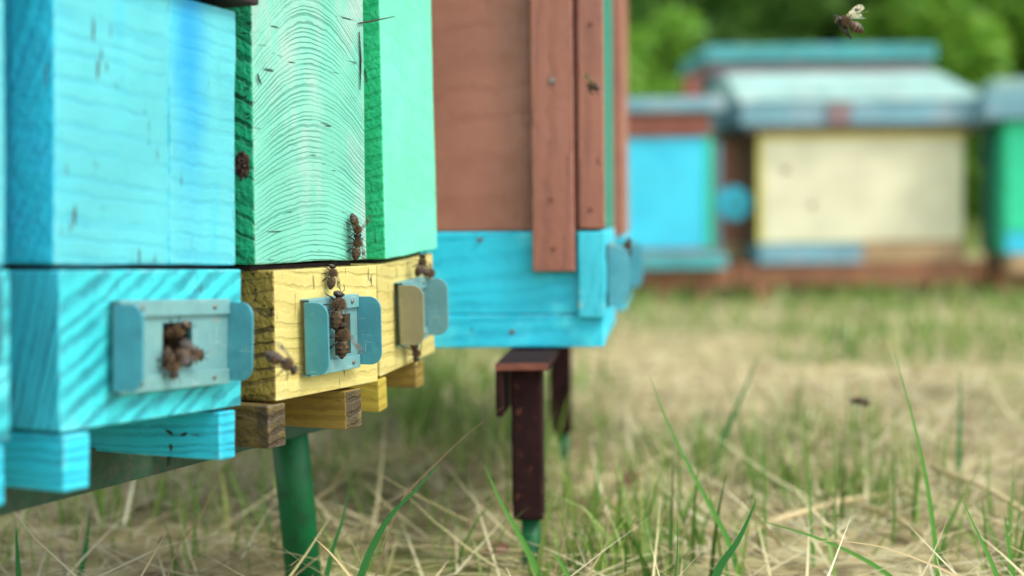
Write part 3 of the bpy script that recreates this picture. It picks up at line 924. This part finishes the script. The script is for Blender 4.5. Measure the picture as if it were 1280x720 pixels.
# --- dark brown stand under D
def brown_stand():
    t0 = px(652, 452, 0.785)
    s = empty('hive_stand', Matrix.Translation((t0.x, t0.y, 0)) @ Matrix.Rotation(math.radians(-5.5), 4, 'Z'))
    tag(s, 'rusty dark brown steel stand on square legs under the brown hive', 'stand')
    zt = D0.z - 0.0012
    w = 0.0148
    L = 0.68
    board('top_flange', -w, w, 0.0, L, zt - 0.0045, zt - 0.0002, M['rust'], M['steel_brown'], s, jit=0.0003, bev=0.0006)
    board('side_flange', -w, -w + 0.004, 0.0006, L - 0.05, zt - 0.030, zt - 0.0048, M['steel_brown'], M['steel_brown'], s, jit=0.0003, bev=0.0006)
    for (xx, yy, ww) in ((0.0012, 0.014, 0.0087), (0.000, 0.335, 0.0085)):
        lg = board('leg', xx - ww, xx + ww, yy, yy + 2 * ww, 0.028, zt - 0.0048, M['steel_brown'], M['steel_brown'], s, jit=0.0002, bev=0.0015)
        bm = bmesh.new()
        tube(bm, [(xx + 0.001, yy + ww, 0.0295), (xx + 0.001, yy + ww, -0.03)], [ww * 0.62, ww * 0.62], 20)
        obj('foot', bm_mesh(bm), M['steel_green'], lg)
    return s


brown_stand()


# ------------------------------------------------------------------ far hives
def far_box(name, x0, x1, y0, y1, z0, z1, mf, ms, parent, bev=0.004):
    return board(name, x0, x1, y0, y1, z0, z1, mf, ms, parent, jit=0.0015, bev=bev, cuts=3)


YF = 3.2
def fx(p, Y=YF): return (p - 640) / FPX * Y
def fz(p, x, Y=YF): return px(x, p, Y).z


def far_yellow():
    O = px(949, 308, YF)
    x1 = fx(1213) - O.x
    t = empty('beehive', Matrix.Translation(O) @ Matrix.Rotation(math.radians(2.0), 4, 'Z'))
    tag(t, 'far hive with a cream yellow front and a pale sloping roof', 'beehive', 'hives in the far row')
    h = fz(166, 949) - O.z
    far_box('front_panel', 0.008, x1 - 0.008, 0.0, 0.02, 0.006, h - 0.016, M['far_cream'], M['far_yellow'], t)
    far_box('edge_strip', 0.0, x1, 0.004, 0.02, h - 0.0155, h, M['far_yellow'], M['far_yellow'], t)
    far_box('edge_strip', -0.001, 0.0075, 0.002, 0.02, 0.006, h - 0.016, M['far_yellow'], M['far_yellow'], t)
    far_box('side_wall', 0.0, 0.02, 0.021, 0.46, 0.0, h, M['far_brown'], M['far_brown'], t)
    far_box('side_wall', x1 - 0.02, x1, 0.021, 0.46, 0.0, h, M['far_brown'], M['far_brown'], t)
    far_box('back_wall', 0.0, x1, 0.461, 0.48, 0.0, h, M['far_brown'], M['far_brown'], t)
    far_box('floor_strip', -0.005, 0.23, -0.02, 0.10, -0.042, 0.004, M['far_fascia'], M['far_fascia'], t)
    far_box('floor_strip', 0.232, x1 - 0.01, -0.015, 0.10, -0.042, 0.004, M['far_wood'], M['far_wood'], t)
    far_box('floor', 0.0, x1, 0.101, 0.48, -0.042, -0.001, M['far_wood'], M['far_wood'], t)
    # roof: a fascia box and a sloping sheet
    rf = far_box('roof_fascia', -0.045, x1 + 0.04, -0.03, 0.53, h + 0.014, h + 0.066, M['far_fascia'], M['far_fascia'], t)
    far_box('roof_trim', -0.03, x1 + 0.025, -0.02, 0.50, h + 0.001, h + 0.0135, M['far_purple'], M['far_purple'], t)
    far_box('roof_patch', 0.145, 0.20, -0.036, -0.0305, h + 0.016, h + 0.064, M['far_purple'], M['far_purple'], t)
    bm = bmesh.new()
    a = [(-0.05, -0.035, h + 0.0665), (x1 + 0.045, -0.035, h + 0.0665), (x1 + 0.045, 0.535, h + 0.0665), (-0.05, 0.535, h + 0.0665)]
    b = [(-0.04, 0.20, h + 0.152), (x1 + 0.0, 0.20, h + 0.152), (x1 + 0.0, 0.30, h + 0.152), (-0.04, 0.30, h + 0.152)]
    va = [bm.verts.new(p) for p in a]; vb = [bm.verts.new(p) for p in b]
    bm.faces.new(va[::-1]); bm.faces.new(vb)
    for i in range(4): bm.faces.new((va[i], va[(i + 1) % 4], vb[(i + 1) % 4], vb[i]))
    add_bevel(obj('roof_sheet', bm_mesh(bm), M['far_roof'], t), 0.004)
    # round cyan entrance disc on a bracket beside the front corner
    far_box('bracket', -0.05, -0.0005, 0.062, 0.075, 0.085, 0.115, M['far_teal'], M['far_teal'], t)
    d = empty('entrance_disc', None, t); d.location = (-0.046, 0.054, 0.098)
    for nm, r1, r2, dp, yy, mm_ in (('disc', 0.040, 0.037, 0.014, 0, 'far_cyan'), ('knob', 0.013, 0.010, 0.014, -0.0145, 'far_teal')):
        bm = bmesh.new()
        bmesh.ops.create_cone(bm, cap_ends=True, segments=24, radius1=r1, radius2=r2, depth=dp)
        bmesh.ops.rotate(bm, verts=bm.verts[:], matrix=Matrix.Rotation(math.pi / 2, 3, 'X'))
        k = obj(nm, bm_mesh(bm), M[mm_], d); k.location = (0, yy, 0)


def far_left():
    O = px(770, 312, 3.15)
    x1 = fx(890, 3.15) - O.x
    t = empty('beehive', Matrix.Translation(O))
    tag(t, 'far cyan hive with a brown band under its blue lid', 'beehive', 'hives in the far row')
    zt = fz(172, 840, 3.15) - O.z; zb = fz(142, 840, 3.15) - O.z; zl = fz(124, 840, 3.15) - O.z
    far_box('front_panel', 0, x1 - 0.012, 0, 0.02, 0.0, zt, M['far_cyan'], M['far_cyan'], t)
    far_box('corner_post', x1 - 0.0115, x1, -0.004, 0.025, 0.0, zt, M['far_green'], M['far_green'], t)
    far_box('band', -0.002, x1 - 0.002, -0.008, 0.30, zt + 0.001, zb, M['far_brown'], M['far_brown'], t)
    far_box('lid', -0.03, x1 + 0.025, -0.03, 0.33, zb + 0.001, zl, M['far_fascia'], M['far_fascia'], t)
    far_box('body', 0.0, x1 - 0.002, 0.0255, 0.29, 0.0, zt, M['far_cyan'], M['far_cyan'], t)
    far_box('floor_board', -0.02, x1 + 0.03, -0.04, 0.30, -0.044, -0.012, M['far_teal'], M['far_teal'], t)
    far_box('floor_strip', -0.02, x1 + 0.004, -0.01, 0.28, -0.0115, -0.0008, M['far_purple'], M['far_purple'], t)


def far_right():
    O = px(1257, 318, 3.1)
    t = empty('beehive', Matrix.Translation(O) @ Matrix.Rotation(math.radians(-10), 4, 'Z'))
    tag(t, 'far turquoise hive cut off by the right edge of the picture', 'beehive', 'hives in the far row')
    h = fz(152, 1257, 3.1) - O.z
    far_box('front_panel', 0, 0.40, 0, 0.02, 0.05, h, M['far_green'], M['far_green'], t)
    far_box('front_panel', 0, 0.40, 0.001, 0.02, 0.0, 0.0494, M['far_cyan'], M['far_cyan'], t)
    far_box('body', 0.0, 0.40, 0.0205, 0.36, 0.0, h, M['far_green'], M['far_green'], t)
    far_box('lid', -0.045, 0.44, -0.03, 0.39, h + 0.001, h + 0.06, M['far_fascia'], M['far_fascia'], t)
    far_box('lid_sheet', -0.03, 0.42, -0.01, 0.37, h + 0.0605, h + 0.092, M['far_roof'], M['far_roof'], t)
    far_box('floor', 0.01, 0.40, 0.0, 0.35, -0.045, -0.001, M['far_wood'], M['far_wood'], t)


def far_behind():
    Y = 4.1
    O = px(885, 325, Y)
    x1 = fx(1165, Y) - O.x
    t = empty('beehive', Matrix.Translation(O) @ Matrix.Rotation(math.radians(2.0), 4, 'Z'))
    tag(t, 'taller far hive behind the cream one, teal lid over a faded red band', 'beehive', 'hives in the far row')
    z1 = fz(96, 900, Y) - O.z; z2 = fz(80, 900, Y) - O.z; z3 = fz(60, 900, Y) - O.z
    far_box('body', 0.02, x1 - 0.02, 0.0, 0.4, 0.0, z1, M['far_teal'], M['far_teal'], t)
    far_box('corner_post', 0.016, 0.068, -0.04, -0.001, 0.0, z1 - 0.03, M['far_fascia'], M['far_fascia'], t)
    far_box('band', 0.0, x1, -0.01, 0.41, z1 + 0.001, z2, M['far_purple'], M['far_purple'], t)
    far_box('lid', -0.01, x1 + 0.01, -0.03, 0.44, z2 + 0.001, z3, M['far_teal'], M['far_teal'], t)
    far_box('bracket', -0.06, -0.013, 0.0, 0.10, z1 - 0.08, z1, M['far_brown'], M['far_brown'], t)
    far_box('floor', 0, x1, 0, 0.4, -0.05, -0.001, M['far_wood'], M['far_wood'], t)


far_yellow(); far_left(); far_right(); far_behind()


def far_stand(x0, x1, y, zt, label):
    s = empty('hive_stand', Matrix.Translation((x0, y, 0)))
    tag(s, label, 'stand', 'rusty stands of the far row')
    L = x1 - x0
    for yy in (0.0, 0.24):
        far_box('rail', 0, L, yy, yy + 0.035, zt - 0.05, zt, M['far_rust'], M['far_rust'], s, 0.002)
    for xx in (0.04, L - 0.08):
        for yy in (0.001, 0.241):
            far_box('leg', xx, xx + 0.035, yy, yy + 0.033, -0.03, zt - 0.0505, M['far_rust'], M['far_rust'], s, 0.002)


far_stand(fx(800), fx(915), 3.18, 0.085, 'rusty low stand under the far cyan hive')
far_stand(fx(922), fx(1236), 3.2, 0.086, 'rusty low stand under the cream yellow hive')
far_stand(fx(1240), fx(1240) + 0.5, 3.15, 0.066, 'rusty low stand under the turquoise hive at the right edge')
far_stand(fx(900, 4.1), fx(1160, 4.1), 4.15, 0.015 + 0.0, 'stand under the taller hive behind') if False else None


# ------------------------------------------------------------------ bees
BM = {}
BM['dark'] = plain('bee_dark_shell', S(34, 24, 20), 0.3, 900, 0.35)
BM['amber'] = plain('bee_amber_band', S(88, 62, 38), 0.35, 900, 0.45)
BM['fuzz'] = plain('bee_thorax_fuzz', S(80, 62, 42), 0.4, 1500, 0.9, bump=0.0003)
BM['pale'] = plain('bee_pale_band', S(130, 102, 68), 0.3, 1500, 0.8)
BM['eye'] = plain('bee_eye', S(16, 12, 12), 0.1, 300, 0.2)
BM['hair'] = plain('bee_hair', S(136, 108, 74), 0.3, 900, 0.8)


def wing_mat(name, c, al):
    t = NT(name)
    co = t.coord()
    v = t.t.nodes.new('ShaderNodeTexVoronoi'); v.feature = 'DISTANCE_TO_EDGE'
    v.inputs['Scale'].default_value = 700
    t.t.links.new(t.mapping(co, scale=(0.5, 1, 1)), v.inputs[0])
    vein = t.rng(v.outputs[0], 0.03, 0.08)
    t.out(t.mix(vein, S(50, 36, 24), c), 0.2)
    t.lk(t.rng(vein, 0, 1, 0.8, al), t.b.inputs['Alpha'])
    return t.m


BM['wing'] = wing_mat('bee_wing_at_rest', S(76, 66, 54), 0.2)
BM['wing_fly'] = wing_mat('bee_wing_in_flight', S(206, 200, 160), 0.5)


def bee_body(pose):
    """head, thorax, abdomen, six legs and feelers in one mesh; x forward, z up, metres"""
    bm = bmesh.new()
    mm = 0.001
    # profile: (x, radius_y, radius_z, z offset, material)
    prof = [(-7.2, 0.05, 0.05, -0.5, 0), (-6.9, .55, .5, -.45, 0), (-6.3, 1.05, 1.0, -.4, 0), (-5.7, 1.45, 1.35, -.33, 1), (-5.3, 1.62, 1.52, -.3, 0), (-4.7, 1.85, 1.75, -.25, 0),
            (-4.3, 1.98, 1.85, -.2, 1), (-3.9, 2.05, 1.92, -.2, 1), (-3.5, 2.08, 1.95, -.17, 0), (-3.0, 2.12, 1.98, -.15, 0), (-2.6, 2.08, 1.96, -.12, 3), (-2.2, 2.0, 1.9, -.1, 1),
            (-1.7, 1.85, 1.75, -.05, 1), (-1.2, 1.65, 1.6, 0, 0), (-.8, 1.35, 1.3, .05, 3), (-.5, 1.0, .95, .1, 0), (-.25, .95, .9, .15, 0), (0.0, 1.3, 1.3, .2, 2), (.5, 1.6, 1.6, .25, 2), (1.2, 1.95, 1.9, .3, 2),
            (2.0, 2.0, 1.95, .3, 2), (2.8, 1.75, 1.7, .25, 2), (3.4, 1.2, 1.2, .15, 2), (3.75, .9, .9, .1, 2), (3.95, 1.0, .95, .05, 0), (4.2, 1.45, 1.3, 0, 0), (4.6, 1.8, 1.5, -.05, 0),
            (5.1, 1.75, 1.5, -.15, 0), (5.6, 1.35, 1.3, -.3, 0), (5.95, .8, .95, -.5, 3), (6.15, .1, .2, -.6, 0)]
    seg = 16
    rings = []
    for (x, ry, rz, zo, mi) in prof:
        rings.append([bm.verts.new((x * mm, ry * mm * math.cos(k * 2 * math.pi / seg), (zo + rz * math.sin(k * 2 * math.pi / seg)) * mm)) for k in range(seg)])
    for i in range(len(rings) - 1):
        for k in range(seg):
            f = bm.faces.new((rings[i][k], rings[i + 1][k], rings[i + 1][(k + 1) % seg], rings[i][(k + 1) % seg]))
            f.material_index = prof[i + 1][4]; f.smooth = True
    bm.faces.new(rings[0]); bm.faces.new(rings[-1][::-1])
    for s in (-1, 1):
        if pose == 'fly':
            legs = [[(2.6, .9, -1.2), (3.2, 1.8, -2.2), (2.4, 1.7, -3.2), (1.6, 1.6, -3.6)],
                    [(1.4, 1.0, -1.4), (1.2, 2.2, -2.6), (0.0, 2.2, -3.6), (-1.0, 2.0, -4.0)],
                    [(.4, .9, -1.3), (-.8, 1.9, -2.6), (-2.4, 1.7, -4.0), (-3.4, 1.5, -4.8)]]
        else:
            legs = [[(2.8, .9, -1.0), (3.6, 2.4, -.6), (4.4, 3.0, -2.2), (5.0, 3.1, -2.75)],
                    [(1.6, 1.0, -1.2), (1.4, 3.1, -.4), (1.0, 4.0, -2.1), (.5, 4.4, -2.75)],
                    [(.5, .9, -1.1), (-1.0, 2.9, -.2), (-2.4, 3.5, -1.9), (-3.6, 3.8, -2.75)]]
        for li, L in enumerate(legs):
            tube(bm, [(a * mm, s * b * mm, c * mm) for a, b, c in L], [.28 * mm, .27 * mm, (.40 if li == 2 else .20) * mm, .09 * mm], 6, mi=0)
        tube(bm, [(5.6 * mm, s * .5 * mm, .5 * mm), (6.3 * mm, s * .9 * mm, 1.2 * mm), (7.6 * mm, s * 1.5 * mm, .7 * mm), (8.3 * mm, s * 1.7 * mm, 0.2 * mm)], [.13 * mm, .12 * mm, .13 * mm, .1 * mm], 5, mi=0)
    me = bm_mesh(bm, 'bee')
    for m in ('dark', 'amber', 'fuzz', 'pale'): me.materials.append(BM[m])
    return me


def wing_mesh(length, width, mat='wing'):
    bm = bmesh.new()
    n = 9
    top = []; bot = []
    for i in range(n):
        t = i / (n - 1)
        x = length * t
        wl = width * (0.12 + 0.88 * math.sin(math.pi * min(1, t * 0.62 + 0.05)) ** 1.2) * (1 if t < 0.85 else math.sqrt(max(0, 1 - ((t - 0.85) / 0.15) ** 2)) * 0.98 + 0.02)
        z = 0.0004 * math.sin(t * 3)
        top.append(bm.verts.new((x, wl * 0.28, z))); bot.append(bm.verts.new((x, -wl * 0.72, z * 0.3)))
    for i in range(n - 1):
        f = bm.faces.new((bot[i], bot[i + 1], top[i + 1], top[i])); f.smooth = True
    me = bm_mesh(bm, 'wing'); me.materials.append(BM[mat])
    return me


def hair_mesh():
    n = 900
    th = rng.uniform(-0.6, math.pi + 0.6, n); x = rng.uniform(-0.2, 3.5, n)
    r = 1.95 * np.sqrt(np.clip(1 - ((x - 1.7) / 2.2) ** 2, 0.08, 1))
    nr = np.stack([(x - 1.7) * 0.25, np.cos(th), np.sin(th)], -1)
    nr /= np.linalg.norm(nr, axis=1)[:, None]
    p = np.stack([x, r * np.cos(th), 0.28 + r * np.sin(th)], -1)
    d = nr + rng.normal(0, 0.35, (n, 3))
    q = p + d * rng.uniform(0.35, 0.75, n)[:, None]
    side = np.cross(d, rng.normal(0, 1, (n, 3))); side /= np.linalg.norm(side, axis=1)[:, None]
    v = np.stack([p - side * 0.05 - nr * .1, p + side * 0.05 - nr * .1, q], 1).reshape(-1, 3) * 0.001
    me = np_mesh('hair', v, np.arange(n * 3).reshape(n, 3)); me.materials.append(BM['hair'])
    return me


def eye_mesh():
    bm = bmesh.new()
    bmesh.ops.create_icosphere(bm, subdivisions=2, radius=0.001)
    bmesh.ops.scale(bm, verts=bm.verts[:], vec=(0.62, 0.42, 0.95))
    me = bm_mesh(bm, 'eye', True); me.materials.append(BM['eye'])
    return me


BEE = {'fly': bee_body('fly'), 'walk': bee_body('walk'), 'fore': wing_mesh(0.0092, 0.0032), 'hind': wing_mesh(0.0064, 0.0024), 'fore_fly': wing_mesh(0.0095, 0.0036, 'wing_fly'), 'hind_fly': wing_mesh(0.0066, 0.0027, 'wing_fly'), 'hair': hair_mesh(), 'eye': eye_mesh()}


def bee(P, fwd, up, label, pose='walk', group='bees', size=1.0, spread=None):
    f = Vector(fwd).normalized(); u = Vector(up)
    u = (u - f * u.dot(f)).normalized()
    s = u.cross(f)
    Mx = Matrix(((f.x, s.x, u.x, P.x), (f.y, s.y, u.y, P.y), (f.z, s.z, u.z, P.z), (0, 0, 0, 1))) @ Matrix.Diagonal((size, size * 1.16, size * 1.12, 1))
    o = bpy.data.objects.new('honey_bee', BEE[pose]); COL.objects.link(o)
    o.matrix_world = Mx
    tag(o, label, 'bee', group)
    for sd_ in (-1, 1):
        e = bpy.data.objects.new('eye', BEE['eye']); COL.objects.link(e); e.parent = o
        e.location = (0.0048, sd_ * 0.00158, 0.00005)
        for nm, key, x, a in (('fore_wing', 'fore', 0.0022, 0), ('hind_wing', 'hind', 0.0012, 1)):
            w = bpy.data.objects.new(nm, BEE[key + ('_fly' if pose == 'fly' else '')]); COL.objects.link(w); w.parent = o
            w.location = (x, sd_ * 0.0011, 0.0020 - a * 0.0002)
            if pose == 'fly':
                yaw = sd_ * math.radians((138 if a == 0 else 154))
                w.rotation_euler = (0, math.radians(-(spread or 36) + a * 12), yaw)
            else:
                sp = spread or 14
                yaw = math.pi - sd_ * math.radians(sp + a * 9)
                w.rotation_euler = (0, math.radians(-2 if sp < 30 else -14), yaw)
    h = bpy.data.objects.new('hair', BEE['hair']); COL.objects.link(h); h.parent = o
    return o


G_FLY = 'bees in flight'; G_W = 'bees walking on the hives'
bee(px(1061, 30, 0.70), (-0.92, -0.12, 0.36), (0.25, -0.35, 1.0), 'flying bee at top right, sharp, above the far roofs', 'fly', G_FLY, 1.2)
bee(px(742, 108, 0.80), (-0.35, 0.85, 0.15), (0.1, -0.3, 1), 'small flying bee in front of the brown hive corner', 'fly', G_FLY, 0.9)
bee(px(1075, 502, 0.92), (-0.97, 0.1, 0.12), (0, 0, 1), 'dark flying bee low over the pale straw', 'walk', G_FLY, 1.0, 10)
bee(px(353, 453, 0.555), (0.72, 0.1, -0.5), (0.2, -0.5, 1), 'blurred brown bee hovering left of the yellow block gate', 'walk', G_FLY, 1.12)
bee(px(982, 213, 2.0), (-0.7, 0.3, 0.2), (0, 0, 1), 'faint bee flying before the cream hive front, the upper one', 'fly', G_FLY, 1.0)
bee(px(1015, 257, 2.1), (0.7, 0.3, 0.2), (0, 0, 1), 'faint bee flying before the cream hive front, the lower one', 'fly', G_FLY, 0.9)
bee(px(1230, 516, 1.5), (0.2, 0.6, 0.8), (0, -1, 0.3), 'tiny dark bee flying low near the right edge', 'fly', G_FLY, 1.0)


def on(fr, x, y, off, fw, label, size=1.0, spread=None, tilt=(0, 0, 0)):
    """a bee on the plane y = -off of a hive, heading fw = (along x, outwards, up)"""
    loc = fr.on_front(x, y, -off)
    P = fr.M @ loc
    f = fr.x * fw[0] - fr.y * fw[1] + fr.z * fw[2]
    return bee(P, f, -fr.y + fr.x * tilt[0], label, 'walk', G_W, size, spread)


on(fB, 415, 345, 0.0030, (0.12, 0.0, 1), 'bee at the top of the yellow block, just under the green board', 0.86)
on(fB, 422, 386, 0.0085, (0.10, 0.05, 1), 'upper of two bees climbing the gate of the yellow block', 1.32)
on(fB, 428, 424, 0.0085, (-0.02, 0.0, 1), 'lower of two bees on the gate, half inside its flight hole', 1.25, 30)
on(fB, 445, 283, -0.0020, (0.05, 0.25, -1), 'bee with raised wings near the lower right of the green ring-grained board', 0.9, 40)
on(fB, 446, 308, -0.0025, (0.10, 0.0, 1), 'bee below the fanning bee on the green board, at its bottom edge', 0.95)
on(fA, 219, 413, 0.0035, (0.2, 0.9, 0.4), 'bee looking out of the flight hole of the blue hive, topmost', 1.0)
on(fA, 238, 443, 0.0075, (0.9, 0.3, -0.1), 'bee on the right rim of the blue hive flight hole', 1.0)
on(fA, 214, 455, 0.0070, (-0.1, 0.4, -1), 'bee at the lower left of the blue hive flight hole', 0.95)
on(fC, 526, 331, 0.0070, (0.4, 0.2, 1), 'bee above the gate of the mint green hive', 0.95)
on(fC, 536, 341, 0.0060, (1.0, 0.2, -0.2), 'bee at the top right corner of the mint hive gate', 0.9)
on(fC, 519, 438, 0.0060, (0.1, 0.1, -1), 'bee below the gate of the mint green hive', 1.0)
bee(fD.M @ Vector((0.05, -0.012, fD.on_side(785, 309, 0.05).z)), (0.3, -0.2, 1), (0.6, -1, 0), 'blurred bee above the gate of the brown hive', 'walk', G_W, 1.0)


# ------------------------------------------------------------------ single blades, stalks and leaves
def ribbon(pts, widths, face, fold=0.25, thick=0.0002):
    bm = bmesh.new()
    pts = [Vector(p) for p in pts]
    rows = []
    for i, p in enumerate(pts):
        t = (pts[min(i + 1, len(pts) - 1)] - pts[max(i - 1, 0)]).normalized()
        s = t.cross(Vector(face)).normalized()
        n = s.cross(t).normalized()
        w = widths[i] / 2
        rows.append([bm.verts.new(p - s * w), bm.verts.new(p - n * w * fold), bm.verts.new(p + s * w)])
    for a, b in zip(rows, rows[1:]):
        for k in range(2):
            f = bm.faces.new((a[k], a[k + 1], b[k + 1], b[k])); f.smooth = True
    return bm


def smooth_path(P, n=14):
    P = [Vector(p) for p in P]
    out = []
    for i in range(n):
        t = i / (n - 1) * (len(P) - 1)
        k = min(int(t), len(P) - 2); u = t - k
        p0 = P[max(k - 1, 0)]; p1 = P[k]; p2 = P[k + 1]; p3 = P[min(k + 2, len(P) - 1)]
        out.append(0.5 * ((2 * p1) + (p2 - p0) * u + (2 * p0 - 5 * p1 + 4 * p2 - p3) * u * u + (3 * p1 - p0 - 3 * p2 + p3) * u ** 3))
    return out


def grass_blade(path, depth, width, mat, label, name='grass_blade', cat='grass blade', dd=0.0, face=(0.3, -1, 0.1)):
    """path: pixels tip first; the root goes on down to the ground"""
    P = [px(x, y, depth + dd * i) for i, (x, y) in enumerate(path)]
    d = (P[-1] - P[-2])
    if P[-1].z > 0.0:
        last = P[-1]
        k = last.z
        P.append(Vector((last.x + max(-0.03, min(0.03, d.x / max(1e-4, -d.z) * k)) if d.z < 0 else last.x, last.y, -0.004)))
    pts = smooth_path(P, 18)
    n = len(pts)
    ws = [width * min(1.0, 0.06 + 1.5 * (i / n)) for i in range(n)]
    bm = ribbon(pts, ws, face)
    o = obj(name, bm_mesh(bm), M[mat])
    tag(o, label, cat, 'single grass blades in the foreground')
    return o


grass_blade([(1118, 440), (1140, 520), (1158, 600), (1170, 690), (1173, 760)], 0.74, 0.0030, 'blade', 'tall upright green blade right of the middle of the meadow')
grass_blade([(812, 470), (835, 530), (870, 600), (905, 665), (925, 720)], 0.76, 0.0034, 'blade', 'slanting green blade reaching up just below the blue hive base corner')
grass_blade([(1204, 627), (1220, 662), (1238, 700), (1252, 740)], 0.64, 0.0028, 'blade', 'short sharp blade in the lower right corner')
grass_blade([(945, 625), (935, 650), (920, 680), (898, 712), (888, 750)], 0.68, 0.0046, 'blade_dark', 'broad dark green blade at the bottom, right of centre')
grass_blade([(605, 580), (625, 625), (650, 670), (672, 715), (690, 760)], 0.74, 0.0036, 'blade', 'green blade leaning left beside the brown leg')
grass_blade([(549, 580), (520, 612), (488, 645), (465, 685), (448, 730)], 0.66, 0.0036, 'blade_dark', 'long blade arching to the right beside the green leg')
grass_blade([(436, 610), (428, 650), (415, 690), (404, 740)], 0.72, 0.0030, 'blade_dark', 'upright blade just right of the round green leg')
grass_blade([(630, 508), (590, 538), (550, 575), (500, 630), (470, 720)], 0.70, 0.0009, 'stalk_dark', 'thin dry stalk bending up in front of the brown leg', 'dry_stalk', 'dry stalk')
grass_blade([(392, 672), (412, 690), (436, 718), (450, 740)], 0.62, 0.0016, 'stalk', 'short pale stalk crossing the foot of the green leg', 'dry_stalk', 'dry stalk')
grass_blade([(985, 680), (1040, 676), (1100, 683), (1150, 700), (1200, 722), (1230, 745)], 0.66, 0.0011, 'stalk', 'thin pale stalk arching along the bottom right', 'dry_stalk', 'dry stalk')
grass_blade([(945, 650), (990, 662), (1040, 680), (1090, 705), (1130, 735)], 0.70, 0.0024, 'blade', 'green blade bent to the right under the pale arching stalk')
grass_blade([(1200, 460), (1200, 520), (1198, 600), (1200, 680)], 1.0, 0.0050, 'blade_dark', 'blurred upright blade right of the tall one')
grass_blade([(950, 440), (925, 500), (900, 560), (880, 640)], 1.05, 0.0050, 'blade_dark', 'blurred blade leaning right in the middle of the meadow')
grass_blade([(1010, 560), (1012, 620), (1016, 690), (1018, 740)], 0.80, 0.0026, 'blade', 'straight green blade left of the tall upright one')
grass_blade([(846, 640), (847, 680), (844, 720), (842, 750)], 0.66, 0.0012, 'blade_dark', 'hair-thin dark shoot at the bottom centre right')
grass_blade([(1255, 640), (1260, 680), (1266, 720)], 0.72, 0.0034, 'blade', 'green blade at the right edge beside the short sharp one')
grass_blade([(20, 660), (22, 700), (26, 760)], 0.70, 0.0040, 'blade_dark', 'green blade in the lower left corner')
grass_blade([(112, 640), (108, 680), (96, 740)], 0.78, 0.0030, 'blade_dark', 'green blade right of the lower left corner')
grass_blade([(690, 690), (702, 705), (720, 740)], 0.7, 0.003, 'blade', 'small blade right of the foot of the brown leg')


def lying_stalk(p, q, z, width, label):
    a = px_ground(p[0], p[1], z); b = px_ground(q[0], q[1], z * 0.5)
    m = (a + b) / 2 + Vector((0, 0, 0.004))
    bm = bmesh.new()
    tube(bm, smooth_path([a, m, b], 8), [width / 2] * 8, 8)
    tag(obj('dry_stalk', bm_mesh(bm), M['stalk']), label, 'dry stalk', 'thick dry stalks lying in the meadow')


lying_stalk((1164, 584), (1300, 652), 0.03, 0.0036, 'thick pale stalk lying at the right edge of the meadow')
lying_stalk((955, 655), (1142, 615), 0.010, 0.0042, 'thick straw stalk lying across the meadow left of the tall blade')
lying_stalk((745, 640), (800, 668), 0.012, 0.0045, 'short thick straw stalk lying right of the brown leg')
lying_stalk((1060, 628), (1160, 672), 0.010, 0.0036, 'straw stalk lying under the tall upright blade')


def leaf_thing(P, x_dir, y_dir, length, width, mat, label, name='dry_leaf', cat='leaf', group=None):
    bm = bmesh.new()
    n = 8
    X = Vector(x_dir).normalized(); Yd = Vector(y_dir).normalized(); N = X.cross(Yd)
    rows = []
    for i in range(n):
        t = i / (n - 1)
        w = width * math.sin(math.pi * (0.04 + 0.92 * t)) ** 0.8 / 2
        c = P + X * (t - 0.5) * length + N * 0.1 * length * math.sin(t * 3.1)
        rows.append([bm.verts.new(c - Yd * w + N * w * 0.4), bm.verts.new(c), bm.verts.new(c + Yd * w + N * w * 0.4)])
    for a, b in zip(rows, rows[1:]):
        for k in range(2): bm.faces.new((a[k], a[k + 1], b[k + 1], b[k])).smooth = True
    r = bmesh.ops.extrude_face_region(bm, geom=bm.faces[:])
    bmesh.ops.translate(bm, verts=[v for v in r['geom'] if isinstance(v, bmesh.types.BMVert)], vec=N * 0.0003)
    bmesh.ops.recalc_face_normals(bm, faces=bm.faces[:])
    tag(obj(name, bm_mesh(bm), mat), label, cat, group)


m_brown_leaf = plain('dead_brown_leaf', S(96, 62, 44), 0.4, 200, 0.8)
m_green_leaf = plain('withered_green_leaf', S(34, 62, 44), 0.4, 300, 0.7)
g = px_ground(787, 600, 0.012)
leaf_thing(g, (1, 0.3, 0.2), (0, 0.6, 0.6), 0.018, 0.012, m_brown_leaf, 'dead brown leaf in the straw right of the brown stand')
g = px_ground(620, 690, 0.010)
leaf_thing(g, (1, 0.2, 0.1), (0, 0.7, 0.6), 0.016, 0.010, m_brown_leaf, 'dead reddish leaf beside the foot of the brown leg')
bx = fA.on_front(275, 545, -0.001).x - 0.0008
for (x, y, l, w, d, lab) in ((211, 569, 0.0090, 0.0042, (0.15, 1), 'withered dark green leaf stuck low on the blue batten under the blue hive'),
                             (211, 541, 0.0042, 0.0015, (1, -0.5), 'tiny dark leaf scrap on the blue batten, left one'),
                             (229, 543, 0.0034, 0.0014, (1, 0.4), 'tiny dark leaf scrap on the blue batten, right one')):
    q = fA.on_side(x, y, bx)
    P = fA.M @ q
    xd = -fA.y * d[0] + fA.z * d[1]
    leaf_thing(P, xd, fA.x.cross(xd), l, w, m_green_leaf, lab, 'withered_leaf', 'leaf', 'leaf scraps on the blue batten')
